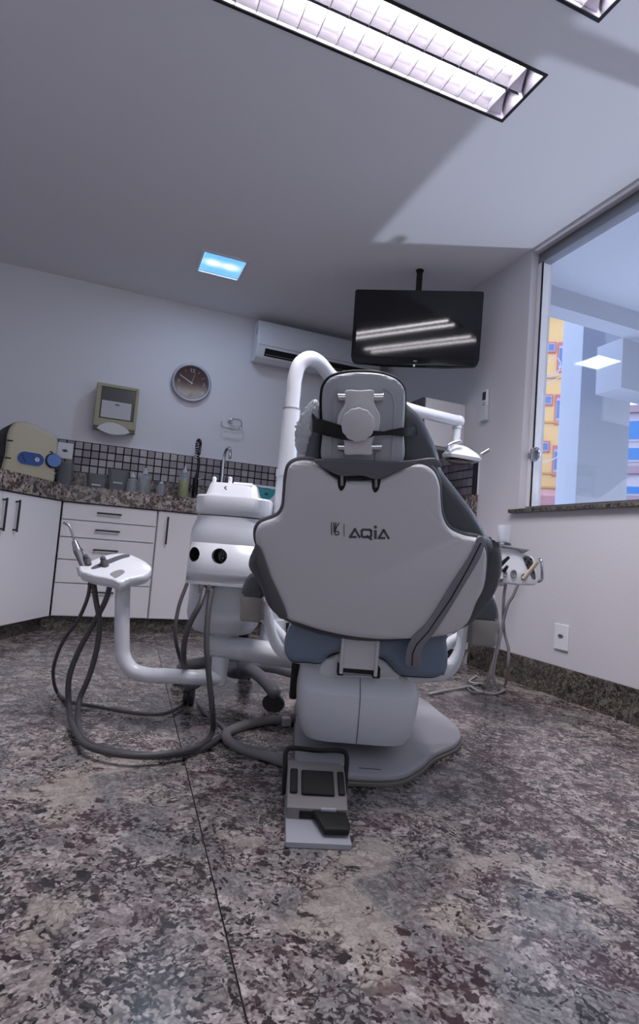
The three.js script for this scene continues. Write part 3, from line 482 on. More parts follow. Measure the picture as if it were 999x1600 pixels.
  part('carcass', rspan(1.93, XR - 0.002, 1.42, 1.735, -4.3, -3.235, 0.002), M.cabinet, wc); part('door', rspan(1.905, 1.928, 1.42, 1.735, -4.29, -3.24, 0.003), std('#3c3c44', 0.3), wc, null, 'dark door front');
  part('bottom_light_rail', span(1.93, XR - 0.002, 1.395, 1.419, -4.3, -3.24), M.grey, wc);
  const bx = thing('paper_box', 'white box standing on the corner of the worktop below the wall cupboard', 'box', V3(2.02, CT, -3.45));
  part('carton', rspan(1.9, 2.08, CT, 1.27, -3.55, -3.37, 0.02), M.enamel, bx);
}
// ------------------------------------------------------------------ on the walls
{
  // paper towel dispenser
  const z = ZB + 0.12, a = onZ(146, 600, z), e = onZ(214, 676, z), l = onZ(148, 636, z).x, r = onZ(215, 640, z).x, t = onZ(182, 601, z).y, b = onZ(180, 672, z).y, cx = (l + r) / 2, w = r - l, h = t - b;
  const o = thing('paper_towel_dispenser', 'beige wall dispenser with a smoky window and a paper towel hanging out', 'dispenser', V3(cx, b, ZB));
  const beige = std('#aaa38a', 0.5);
  part('back_body', loft([{ y: b + 0.0, x: cx, z: ZB + 0.052, w: w / 2, d: 0.05, n: 8 }, { y: b + 0.05, x: cx, z: ZB + 0.056, w: w / 2, d: 0.054, n: 8 }, { y: t - 0.01, x: cx, z: ZB + 0.056, w: w / 2 - 0.008, d: 0.054, n: 8 }, { y: t, x: cx, z: ZB + 0.056, w: w / 2 - 0.014, d: 0.048, n: 8 }], 60), beige, o);
  const fr = part('front_frame', [rspan(l, l + 0.035, b + 0.03, t - 0.005, z - 0.012, z + 0.012, 0.008), rspan(r - 0.025, r, b + 0.02, t - 0.005, z - 0.012, z + 0.012, 0.008), rspan(l + 0.02, r - 0.02, t - 0.03, t - 0.004, z - 0.012, z + 0.010, 0.008), rspan(l, r, b + 0.01, b + 0.075, z - 0.012, z + 0.018, 0.01)], beige, o);
  part('window', rspan(l + 0.03, r - 0.022, b + 0.06, t - 0.025, z - 0.010, z + 0.001, 0.003), std('#5f5d5c', 0.15), o, null, 'smoky grey window');
  const pk = part('towel_pack', rspan(l + 0.045, r - 0.045, b + 0.085, b + 0.215, z - 0.005, z + 0.006, 0.003), std('#c9c6cc', 0.6), o, null, 'white folded towels behind the window');
  part('logo', [new THREE.CylinderGeometry(0.012, 0.012, 0.001, 20).rotateX(Math.PI / 2).scale(1.6, 0.35, 1).translate(cx + 0.005, b + 0.19, z + 0.0068), new THREE.ConeGeometry(0.008, 0.014, 3).rotateX(0).scale(1, 1, 0.1).translate(cx + 0.005, b + 0.196, z + 0.007)], std('#3a3c52', 0.5), pk, null, 'small dark blue emblem');
  const s = new THREE.Shape(); s.moveTo(-0.115, 0.0); s.quadraticCurveTo(-0.08, 0.045, -0.02, 0.05); s.quadraticCurveTo(0.06, 0.05, 0.115, -0.002); s.quadraticCurveTo(0.07, -0.032, 0, -0.032); s.quadraticCurveTo(-0.06, -0.03, -0.115, 0);
  part('hanging_towel', new THREE.ExtrudeGeometry(s, { depth: 0.012, bevelEnabled: true, bevelSize: 0.003, bevelThickness: 0.004 }).rotateX(0.15).translate(cx - 0.005, b - 0.003, z + 0.006), M.paper, o, null, 'white paper towel end');
}
{
  // clock: ten to, hands near ten and one
  const c = V3(0.538, 1.925, ZB), R = 0.158, o = thing('wall_clock', 'round clock with a silver rim and dark brown face on the wall', 'clock', V3(c.x, c.y - R, ZB));
  const F = frameOf(c);
  part('rim', lathe([[R - 0.024, 0.020], [R - 0.022, 0.036], [R - 0.010, 0.042], [R, 0.034], [R, 0.001], [R - 0.02, 0.001]]).rotateX(Math.PI / 2), std('#b9bcc9', 0.35, 0.5), o, F, 'silver rim');
  part('face', new THREE.CylinderGeometry(R - 0.021, R - 0.021, 0.018, 48).rotateX(Math.PI / 2).translate(0, 0, 0.011), std('#51393a', 0.12), o, F, 'glossy dark brown face');
  const ink = std('#a39a97', 0.5);
  for (const [s, k] of [['12', 0], ['3', 3], ['6', 6], ['9', 9]]) part('numeral', text(s, 0.030, 0.001).translate(Math.sin(k * Math.PI / 6) * 0.100, Math.cos(k * Math.PI / 6) * 0.102, 0.0202), ink, o, F);
  for (let k = 0; k < 12; k++) if (k % 3) part('hour_mark', box(0.004, 0.024, 0.001, 0, 0.108, 0.0207).rotateZ(-k * Math.PI / 6), ink, o, F);
  const pale = std('#d7d2d2', 0.4);
  part('minute_hand', box(0.006, 0.115, 0.0015, 0, 0.045, 0.024).rotateZ(1.10), pale, o, F);
  part('hour_hand', box(0.006, 0.03, 0.0015, 0, 0.012, 0.0225).rotateZ(1.16), pale, o, F);
  part('second_hand', box(0.002, 0.105, 0.001, 0, 0.030, 0.026).rotateZ(-0.30), pale, o, F);
  part('hub', new THREE.CylinderGeometry(0.006, 0.006, 0.008, 16).rotateX(Math.PI / 2).translate(0, 0, 0.023), pale, o, F);
  // towel ring
  const q = onZ(362, 655, ZB + 0.04), tr = thing('towel_ring', 'chrome towel ring on the wall below the clock', 'towel ring', V3(q.x, q.y, ZB));
  part('mount', [rbox(0.045, 0.045, 0.012, 0.003, q.x - 0.005, q.y - 0.002, ZB + 0.007), rbox(0.032, 0.026, 0.04, 0.004, q.x - 0.005, q.y, ZB + 0.03)], M.chrome, tr);
  const zz = ZB + 0.045, rw = 0.083, top = q.y + 0.004, bot = q.y - 0.082;
  part('ring', tube([V3(q.x, top, zz), V3(q.x + rw - 0.015, top - 0.001, zz), V3(q.x + rw, top - 0.015, zz), V3(q.x + rw, bot + 0.015, zz + 0.01), V3(q.x + rw - 0.015, bot, zz + 0.012), V3(q.x - rw + 0.015, bot + 0.004, zz + 0.012), V3(q.x - rw, bot + 0.018, zz + 0.012), V3(q.x - rw, bot + 0.045, zz + 0.012)], 0.006, 90), M.chrome, tr);
}
{
  // split air conditioner in the corner
  const x0 = 1.01, x1 = 2.13, o = thing('air_conditioner', 'white split air conditioner high on the wall in the corner', 'air conditioner', V3((x0 + x1) / 2, 2.17, ZB));
  const prof = [[0, 2.20], [0.115, 2.175], [0.165, 2.20], [0.208, 2.275], [0.215, 2.37], [0.205, 2.45], [0.17, 2.505], [0, 2.515]];
  const g = new THREE.ExtrudeGeometry(new THREE.Shape(prof.map(([z, y]) => new THREE.Vector2(-z, y))), { depth: x1 - x0 - 0.02, bevelEnabled: true, bevelSize: 0.008, bevelThickness: 0.01, bevelSegments: 3, bevelOffset: -0.008 }).rotateY(Math.PI / 2).translate(x0 + 0.01, 0, ZB + 0.001);
  part('casing', toCreasedNormals(g, 0.5), M.white, o);
  const slope = (t, d) => V3(0, 2.20 + (2.275 - 2.20) * t, ZB + 0.166 + (0.208 - 0.165) * t + d);
  const s0 = slope(0.15, 0), s1 = slope(0.95, 0), ang = Math.atan2(s1.z - s0.z, s1.y - s0.y);
  part('air_outlet', new THREE.BoxGeometry(x1 - x0 - 0.14, 0.062, 0.006).rotateX(ang).translate((x0 + x1) / 2, (s0.y + s1.y) / 2, (s0.z + s1.z) / 2 + 0.002), M.black, o, null, 'black outlet slot');
  part('louvre', new THREE.BoxGeometry(x1 - x0 - 0.16, 0.004, 0.010).rotateX(ang).translate((x0 + x1) / 2, s0.y + 0.016, s0.z + 0.012), M.grey, o);
  part('panel_line', box(x1 - x0 - 0.02, 0.003, 0.004, (x0 + x1) / 2, 2.292, ZB + 0.2105), M.grey, o);
  part('end_vent', [box(0.002, 0.05, 0.012, x0 - 0.001, 2.42, ZB + 0.15), box(0.002, 0.004, 0.03, x0 - 0.001, 2.395, ZB + 0.14)], M.grey, o);
}
{
  // television on a ceiling pole
  const F = frameOf(V3(1.735, 2.125, -3.09), 0.05, -0.50), o = thing('television', 'black flat television hung from the ceiling on a black pole', 'television', V3(1.76, 1.87, -3.16));
  const w = 0.41, t = 0.245, pts = [[-w + 0.012, t], [w - 0.012, t - 0.002], [w, t - 0.014], [w - 0.002, -t + 0.05], [w - 0.012, -t + 0.018], [w - 0.03, -t + 0.006], [0.2, -t - 0.004], [-0.2, -t - 0.004], [-w + 0.03, -t + 0.006], [-w + 0.012, -t + 0.018], [-w + 0.002, -t + 0.05], [-w, t - 0.014]].map((p) => new THREE.Vector2(...p));
  part('bezel', slab(pts, -0.045, 0, 0.006), M.blackGloss, o, F); part('screen', rspan(-w + 0.026, w - 0.026, -t + 0.05, t - 0.026, -0.004, 0.0015, 0.001), std('#08080c', 0.06), o, F, 'glossy dark screen');
  part('back_cover', rspan(-0.3, 0.3, -0.18, 0.18, -0.085, -0.044, 0.02), M.black, o, F);
  part('brand_mark', rspan(-0.004, 0.018, -t + 0.024, -t + 0.032, -0.001, 0.001, 0.0004), M.grey, o, F);
  part('power_button', rspan(-0.004, 0.01, -t - 0.008, -t + 0.006, -0.012, 0.002, 0.002), M.steel, o, F);
  const top = V3(1.782, H, -3.207), j = V3(0, 0.0, -0.12).applyMatrix4(F);
  part('pole', bar(V3(j.x, 2.05, j.z), V3(j.x, H - 0.001, j.z), 0.02), M.black, o, null, 'black ceiling pole'); part('bracket', rspan(-0.12, 0.12, -0.1, 0.1, -0.12, -0.084, 0.005), M.black, o, F);
  part('ceiling_plate', cyl(0.026, 0.026, 0.008, j.x, H - 0.005, j.z), M.black, o);
}
{
  // air conditioner remote in its wall holder
  const p = onX(763, 620, XR - 0.02), z0 = -3.035, z1 = -2.975, o = thing('remote_control', 'white remote control in a holder on the wall beside the window', 'remote control', V3(XR, 1.57, -3.0));
  part('holder', rspan(XR - 0.03, XR - 0.001, 1.575, 1.68, z0 - 0.004, z1 + 0.004, 0.006), M.frosted, o);
  part('handset', rspan(XR - 0.024, XR - 0.004, 1.59, 1.785, z0 + 0.003, z1 - 0.003, 0.006), M.enamel, o);
  part('display', rspan(XR - 0.026, XR - 0.020, 1.715, 1.770, z0 + 0.012, z1 - 0.012, 0.002), std('#3a3b44', 0.2), o, null, 'dark display');
  for (let i = 0; i < 5; i++) part('button', rspan(XR - 0.0262, XR - 0.022, 1.695 - i * 0.014, 1.701 - i * 0.014, z0 + 0.014, z1 - 0.014, 0.001), M.grey, o);
}

// ------------------------------------------------------------------ dental chair
const TH = 0.3625, CO = V3(0.754, 0, -1.526);                                            // the chair stands with its back to the viewer
const fC = frameOf(CO, 0, -TH);
const fB = fC.clone().multiply(frameOf(V3(0, 0.40, 0.07), 0.297));                       // plane of the reclined backrest, z towards the viewer
const C = (px, py, w) => onFrame(fC, px, py, -w);                                        // chair coordinates at w metres in front of the chair's rear
const cr = (list, x0, y0, k) => list.map(([x, y]) => [x0 + k * x, y0 + k * y]);
const chair = thing('dental_chair', 'grey and white dental chair seen from behind, charcoal upholstery', 'dental chair', CO, -TH);
{
  // base plate on the floor
  const bp = smooth2([[-0.13, -0.075], [0.0, -0.085], [0.12, -0.06], [0.20, 0.03], [0.27, 0.15], [0.37, 0.27], [0.415, 0.38], [0.42, 0.50], [0.395, 0.66], [0.36, 0.85], [0.25, 0.98], [0.0, 1.0], [-0.12, 0.95], [-0.19, 0.80], [-0.195, 0.40], [-0.185, 0.08], [-0.17, -0.04]].map(([x, w]) => new THREE.Vector2(x, w)), 120);
  const lay = (o, y0, y1, b) => slab(o, y0, y1, b, [], 4).rotateX(-Math.PI / 2);           // outline y -> -z (forwards), thickness upwards
  part('base_plate', lay(inset(bp, 0.004), 0.012, 0.034, 0.010), M.plate, chair, fC, 'light grey base plate');
  part('base_gasket', lay(bp, 0.0005, 0.0125, 0.003), M.plateEdge, chair, fC, 'brownish rubber edge');
  part('spec_print', [[-0.07, -0.045], [-0.01, 0.05]].flatMap(([a, b]) => strokes([new THREE.Vector2(a, 0), new THREE.Vector2(b, 0)], 0.0055, 0, 0.0006)).map((g) => g.rotateX(-Math.PI / 2).translate(0.02, 0.0341, 0.035)), M.print, chair, fC, 'small dark printed line');
  // pedestal housing
  const rg = [[0.072, 0.150, 0.05, 0.50], [0.080, 0.166, 0.028, 0.52], [0.105, 0.180, 0.012, 0.53], [0.16, 0.190, 0.0, 0.54], [0.205, 0.194, -0.002, 0.54], [0.225, 0.194, 0.000, 0.54], [0.236, 0.193, 0.008, 0.54], [0.26, 0.191, 0.035, 0.54], [0.295, 0.188, 0.065, 0.54], [0.312, 0.184, 0.085, 0.53], [0.318, 0.170, 0.105, 0.52]].map(([y, w, r, f]) => ({ y, w, z: -(r + f) / 2, d: (f - r) / 2, n: 5.5 }));
  part('pedestal_housing', loft(rg, 88, 0.45), M.white, chair, fC, 'white pedestal housing');
  part('pedestal_column', span(-0.11, 0.11, 0.033, 0.073, -0.46, -0.22), M.plate, chair, fC);
  const seamPts = rg.slice(1).map((r) => V3(0, r.y, r.z + r.d + 0.0005)); part('housing_seam', tube(seamPts, 0.0012, 60, 6), M.midGrey, chair, fC);
  for (const px of [546, 575]) { const p = C(px, 1075, 0.03); part('screw', new THREE.CylinderGeometry(0.0045, 0.0045, 0.006, 16).rotateX(Math.PI / 2 - 0.7).translate(p.x, p.y, p.z + 0.004), M.darkMetal, chair, fC); }
  // raised hinge hood and post
  const hood = outline(fC, [[498, 1046], [505, 1030], [520, 1024], [535, 1016], [585, 1020], [600, 1030], [620, 1046], [628, 1058], [560, 1062], [500, 1056]], -0.06);
  part('hinge_hood', slab(smooth2(hood, 60), -0.2, -0.045, 0.012), M.white, chair, fC);
  part('side_cover', rspan(-0.215, -0.19, 0.16, 0.31, -0.40, -0.16, 0.008), M.black, chair, fC, 'black cover on the pedestal side');
  const a = C(534, 1000, 0.01), b = C(589, 1045, 0.01);
  part('hinge_post', rspan(a.x, b.x, b.y - 0.004, a.y + 0.06, -0.04, 0.004, 0.004), M.shell, chair, fC);
  part('hinge_post_rib', [rspan(a.x - 0.001, a.x + 0.010, b.y - 0.02, a.y + 0.05, -0.04, 0.010, 0.003), rspan(b.x - 0.010, b.x + 0.001, b.y - 0.02, a.y + 0.05, -0.04, 0.010, 0.003)], M.shell, chair, fC);
  part('hinge_bracket', [rspan(a.x - 0.004, b.x + 0.004, b.y - 0.016, b.y - 0.003, -0.045, 0.002, 0.002), rspan(a.x - 0.006, a.x + 0.012, b.y - 0.026, b.y + 0.004, -0.045, 0.003, 0.002), rspan(b.x - 0.012, b.x + 0.010, b.y - 0.026, b.y + 0.004, -0.045, 0.003, 0.002)], M.black, chair, fC, 'black hinge bracket');
  // seat cushion with its piping
  const so = cr([[200, 30], [168, 75], [163, 150], [190, 184], [250, 188], [305, 190], [340, 160], [385, 148], [525, 166], [560, 182], [612, 234], [700, 246], [760, 244], [795, 222], [798, 110], [785, 60], [700, 45], [500, 40], [300, 30]], 380, 960, 0.4);
  const sp2 = smooth2(outline(fC, so, -0.02), 110);
  part('seat_cushion', slab(sp2, -0.52, -0.012, 0.02, [], 6, 1.2), M.seat, chair, fC, 'blue grey seat cushion');
  part('seat_base', slab(inset(sp2, 0.004).map((p) => new THREE.Vector2(p.x, p.y - 0.009)), -0.5, -0.035, 0.004), M.black, chair, fC, 'black seat edge');
  // white seat carrier: two upswept arms with a cross bar
  const lo = outline(fC, cr([[80, -60], [95, -65], [105, 10], [125, 90], [155, 140], [215, 165], [320, 175], [320, 215], [200, 195], [145, 165], [105, 105], [85, 30]], 380, 960, 0.4), -0.06);
  part('seat_carrier', slab(smooth2(lo, 80), -0.13, -0.06, 0.012), M.white, chair, fC, 'white upswept carrier arm');
  const ro = outline(fC, cr([[885, -20], [868, 0], [860, 60], [850, 130], [820, 185], [795, 195], [760, 205], [640, 215], [640, 262], [740, 268], [790, 262], [840, 225], [870, 150], [885, 70]], 380, 960, 0.4), -0.06);
  part('seat_carrier', slab(smooth2(ro, 90), -0.13, -0.06, 0.012), M.white, chair, fC, 'white upswept carrier arm');
}
const back = (pts, z = 0) => smooth2(outline(fB, cr(pts, 380, 540, 0.4204), z), 140);
{
  // backrest: plastic shell towards the viewer, cushion in front of it
  const sh = back([[160, 490], [172, 450], [205, 433], [262, 435], [308, 468], [350, 498], [420, 507], [500, 500], [560, 475], [618, 450], [668, 446], [708, 466], [732, 512], [738, 580], [746, 640], [772, 686], [828, 714], [885, 728], [906, 765], [908, 840], [896, 910], [868, 965], [838, 1035], [790, 1072], [700, 1090], [600, 1096], [500, 1096], [400, 1086], [300, 1066], [210, 1038], [158, 1016], [110, 920], [66, 780], [46, 735], [46, 692], [62, 668], [128, 640], [148, 608], [155, 550]], 0);
  part('backrest_shell', slab(sh, -0.045, 0.0, 0.014, [], 6), M.shell, chair, fB, 'light grey moulded back shell');
  part('shell_piping', ring(inset(sh, -0.003).map((p) => V3(p.x, p.y, -0.034)), 0.0065, 300), M.midGrey, chair, fB, 'dark grey piping');
  const cu = back([[280, 275], [330, 190], [450, 165], [560, 180], [612, 225], [652, 262], [690, 335], [716, 400], [726, 450], [765, 505], [832, 592], [872, 655], [893, 702], [930, 712], [946, 765], [940, 850], [915, 910], [880, 960], [800, 1030], [600, 1070], [400, 1070], [200, 1020], [110, 960], [62, 860], [28, 800], [40, 752], [80, 690], [140, 600], [190, 480], [225, 425], [240, 370], [256, 300]], -0.11);
  part('backrest_cushion', slab(cu, -0.145, -0.044, 0.028, [], 8, 1.2), M.leather, chair, fB, 'charcoal leather cushion');
  // upholstery sleeve below the headrest
  const bd = back([[262, 428], [360, 422], [500, 430], [610, 428], [722, 422], [738, 452], [700, 446], [655, 440], [600, 458], [540, 482], [500, 497], [440, 484], [380, 486], [345, 478], [300, 455]], 0.012);
  part('sleeve', slab(bd, 0.004, 0.014, 0.003), M.band, chair, fB, 'grey fabric sleeve');
  // zip strips
  const zs = [[[872, 712], [886, 708], [898, 722], [888, 772], [822, 890], [712, 1066], [680, 1104], [664, 1134], [658, 1198], [630, 1196], [606, 1188], [612, 1118], [634, 1078], [682, 1030], [780, 876], [852, 762]], [[46, 738], [58, 745], [100, 850], [162, 1012], [136, 1012], [78, 880], [48, 790]]];
  zs.forEach((p, i) => { const o = back(p, 0.004); const z = part('zip_strip', slab(o, i ? 0.001 : 0.001, 0.007, 0.002), i ? M.midGrey : M.strap, chair, fB, 'grey fabric zip strip'); });
  const zl = outline(fB, cr([[884, 735], [835, 832], [770, 945], [690, 1062], [645, 1112], [630, 1145], [628, 1188]], 380, 540, 0.4204), 0.008); part('zip', strokes(zl, 0.003, 0.007, 0.0015), M.black, chair, fB);
  // printed emblem and name
  const K = (pts) => outline(fB, cr(pts, 500, 790, 0.14), 0.0), put = (n, list, w) => part(n, list.flatMap((p) => strokes(K(p), w, 0.0002, 0.0008)), M.print, chair, fB);
  const u = 0.14 * 1.5 / 875;
  put('letter_a', [[[442, 350], [392, 262], [338, 350], [400, 350]]], 27 * u);
  put('letter_q', [[[478, 268], [560, 270], [574, 284], [574, 338], [560, 352], [482, 350], [468, 336], [468, 282], [480, 268]], [[530, 340], [574, 376]]], 26 * u);
  put('letter_i', [[[620, 285], [620, 360]], [[617, 238], [625, 240]]], 32 * u);
  put('letter_a', [[[768, 364], [712, 274], [658, 362], [720, 362]]], 27 * u);
  put('divider_line', [[[271, 206], [271, 342]]], 8 * u);
  put('emblem', [[[130, 190], [132, 322]], [[155, 190], [158, 232], [158, 290]], [[178, 192], [172, 240], [166, 300]], [[212, 196], [186, 240], [172, 290]], [[166, 300], [178, 326], [204, 326], [214, 306], [204, 288], [182, 292]]], 13 * u);
  // slots and rods of the headrest
  const S = (cx, cy, z = 0) => onFrame(fB, 490 + 0.17 * cx, 570 + 0.17 * cy, z);
  for (const [cx, y0, y1] of [[262, 800, 1110], [575, 810, 1125]]) {
    const a = S(cx, y0, 0.003), b = S(cx, y1, 0.001); part('headrest_rod', bar(V3(a.x, a.y, -0.002), V3(b.x, b.y, -0.002), 0.0052), M.steel, chair, fB, 'steel headrest rod');
    const s = S(cx - 2, y1 - 12, 0), w = 0.0085; part('rod_slot', slab(smooth2([[s.x - w, s.y + 0.03], [s.x + w, s.y + 0.03], [s.x + w, s.y - 0.008], [s.x, s.y - 0.018], [s.x - w, s.y - 0.008]].map((p) => new THREE.Vector2(...p)), 40), 0.0, 0.0016), M.black, chair, fB);
  }
  // headrest
  const Q = (pts, z) => outline(fB, cr(pts, 490, 570, 0.17), z), hz = 0.0;
  const hs = smooth2(Q([[92, 900], [84, 600], [80, 280], [100, 190], [160, 120], [280, 82], [460, 70], [640, 88], [770, 140], [835, 215], [848, 300], [836, 600], [815, 900], [450, 905]], hz), 120);
  const head = part('headrest', slab(hs, -0.040, hz, 0.010, [], 5), M.headShell, chair, fB, 'grey headrest shell');
  part('headrest_pad', slab(inset(hs, -0.004), -0.095, -0.041, 0.022, [], 6, 1.2), M.leather, chair, fB, 'charcoal headrest pad');
  part('headrest_piping', ring(inset(hs, -0.003).map((p) => V3(p.x, p.y, -0.038)), 0.0045, 220), M.black, head, fB);
  for (const pts of [[[165, 830], [165, 400], [180, 280], [225, 225]], [[650, 222], [715, 265], [740, 340], [735, 600], [715, 880]]]) part('raised_rib', tube(Q(pts, hz).map((p) => V3(p.x, p.y, hz - 0.001)), 0.0035, 50, 10), M.headShell, head, fB);
  for (const [x0, x1, cy] of [[228, 636, 300], [222, 622, 756]]) { const a = S(x0, cy, 0.012), b = S(x1, cy, 0.012); part('pin', [bar(V3(a.x, a.y, 0.011), V3(b.x, b.y, 0.011), 0.0098, 0.0098, 24), bar(V3(b.x - 0.004, b.y, 0.011), V3(b.x + 0.001, b.y, 0.011), 0.0108, 0.0108, 24)], M.chrome, head, fB, 'chrome pin'); }
  const br = smooth2(Q([[296, 240], [430, 236], [556, 240], [556, 330], [575, 390], [608, 450], [612, 540], [590, 620], [552, 680], [536, 740], [536, 822], [410, 825], [290, 818], [284, 720], [262, 650], [226, 580], [222, 490], [250, 420], [285, 370], [292, 310]], 0.022), 110);
  part('bracket', slab(br, 0.002, 0.024, 0.004), M.shell, head, fB, 'hourglass plastic bracket');
  const kc = S(410, 552, 0.044), kn = []; for (let i = 0; i < 144; i++) { const a = i / 144 * Math.PI * 2, r = 0.0425 + 0.0009 * Math.cos(a * 12); kn.push(new THREE.Vector2(kc.x + r * Math.cos(a), kc.y + r * Math.sin(a))); }
  part('lock_knob', slab(kn, 0.0245, 0.046, 0.004), M.shell, head, fB, 'round scalloped knob');
  // armrests
  for (const [px0, px1, y0, y1, y2, w] of [[377, 411, 896, 934, 971, 0.03], [738, 779, 925, 970, 1009, 0.03]]) {
    const a = C(px0, y1, w), b = C(px1, y1, w), t = C((px0 + px1) / 2, y0, w).y, m = a.y * 0.5 + b.y * 0.5, bot = C((px0 + px1) / 2, y2, w).y, cx = (a.x + b.x) / 2, hw = (b.x - a.x) / 2;
    const arm = part('armrest', slab(smooth2([[-hw, m], [hw, m], [hw, (m + bot) / 2], [hw * 0.9, bot], [0, bot - 0.002], [-hw * 0.9, bot], [-hw, (m + bot) / 2]].map(([x, y]) => new THREE.Vector2(cx + x, y)), 60), -0.42, -w, 0.008), M.armGrey, chair, fC, 'grey armrest');
    part('armrest_pad', slab(smooth2([[-hw * 0.98, m], [hw * 0.98, m], [hw * 0.9, m + (t - m) * 0.55], [hw * 0.3, t], [-hw * 0.3, t], [-hw * 0.9, m + (t - m) * 0.55]].map(([x, y]) => new THREE.Vector2(cx + x, y)), 60), -0.42, -w, 0.012, [], 6, 1.2), M.leather, arm, fC, 'charcoal armrest pad');
    const side = Math.sign(cx); part('armrest_link', [bar(V3(cx - side * hw * 0.4, bot + 0.02, -0.16), V3(side * 0.235, 0.34, -0.16), 0.018)], M.white, arm, fC);
  }
}
{
  // black elastic strap around the headrest
  const o = thing('elastic_strap', 'black elastic strap stretched across the back of the headrest', 'strap', V3(0, 0.25, 0.03).applyMatrix4(fB));
  const rib = (pts) => { const pos = [], idx = []; pts.forEach(([px, y0, y1, z], i) => { for (const y of [y0, y1]) { const p = onFrame(fB, px, y, z); for (const dz of [0.0009, -0.0009]) pos.push(p.x, p.y, p.z + dz); } if (i) { const a = (i - 1) * 4, b = i * 4; idx.push(a, a + 2, b, b, a + 2, b + 2, a + 1, b + 1, a + 3, b + 1, b + 3, a + 3, a, b, a + 1, b, b + 1, a + 1, a + 2, a + 3, b + 2, b + 2, a + 3, b + 3); } }); const g = new THREE.BufferGeometry(); g.setAttribute('position', new THREE.Float32BufferAttribute(pos, 3)); g.setIndex(idx); g.computeVertexNormals(); return g; };
  part('band', rib([[484, 648, 676, -0.10], [488, 645, 674, -0.06], [496, 654, 677, 0.0], [506, 656, 680, 0.014], [535, 665, 687, 0.028], [560, 670, 690, 0.030], [585, 673, 681, 0.030], [600, 674, 680, 0.028], [612, 671, 680, 0.024], [628, 668, 682, 0.012], [638, 668, 681, 0.0], [650, 667, 680, -0.04], [662, 666, 679, -0.075]]), M.black, o, fB);
  const b = onFrame(fB, 664, 672, -0.07); part('button', new THREE.CylinderGeometry(0.011, 0.012, 0.006, 24).rotateX(Math.PI / 2).rotateY(0.7).translate(b.x, b.y, b.z + 0.004), M.enamel, o, fB, 'white button');
}
{
  // crumpled clear bag hanging on the left of the headrest
  const o = thing('plastic_bag', 'crumpled clear plastic bag hanging beside the headrest', 'bag', V3(-0.15, 0.42, -0.08).applyMatrix4(fB));
  const n = lattice(24, 3), g = mergeVertices(new THREE.SphereGeometry(1, 64, 48).deleteAttribute('normal').deleteAttribute('uv'));
  const c = onFrame(fB, 483, 668, -0.085), p = g.attributes.position;
  for (let i = 0; i < p.count; i++) { const x = p.getX(i), y = p.getY(i), z = p.getZ(i), k = 0.72 + 0.55 * Math.abs(noiseAt(n, Math.atan2(z, x) / 6.2832 + 0.5, y * 0.5 + 0.5) - 0.5) * 2 * 0.5 + 0.28 * noiseAt(n, x * 0.7 + 0.5, z * 0.7 + y * 0.6); const lean = y * 0.012; p.setXYZ(i, c.x + x * 0.036 * k * (y > 0 ? 1 - 0.35 * y : 1 - 0.1 * y * y) + lean, c.y + y * 0.078, c.z + z * 0.03 * k); }
  g.computeVertexNormals(); part('film', g, phy({ color: '#e6e8ee', roughness: 0.35, transmission: 0.42, thickness: 0, ior: 1.4 }), o, fB);
}

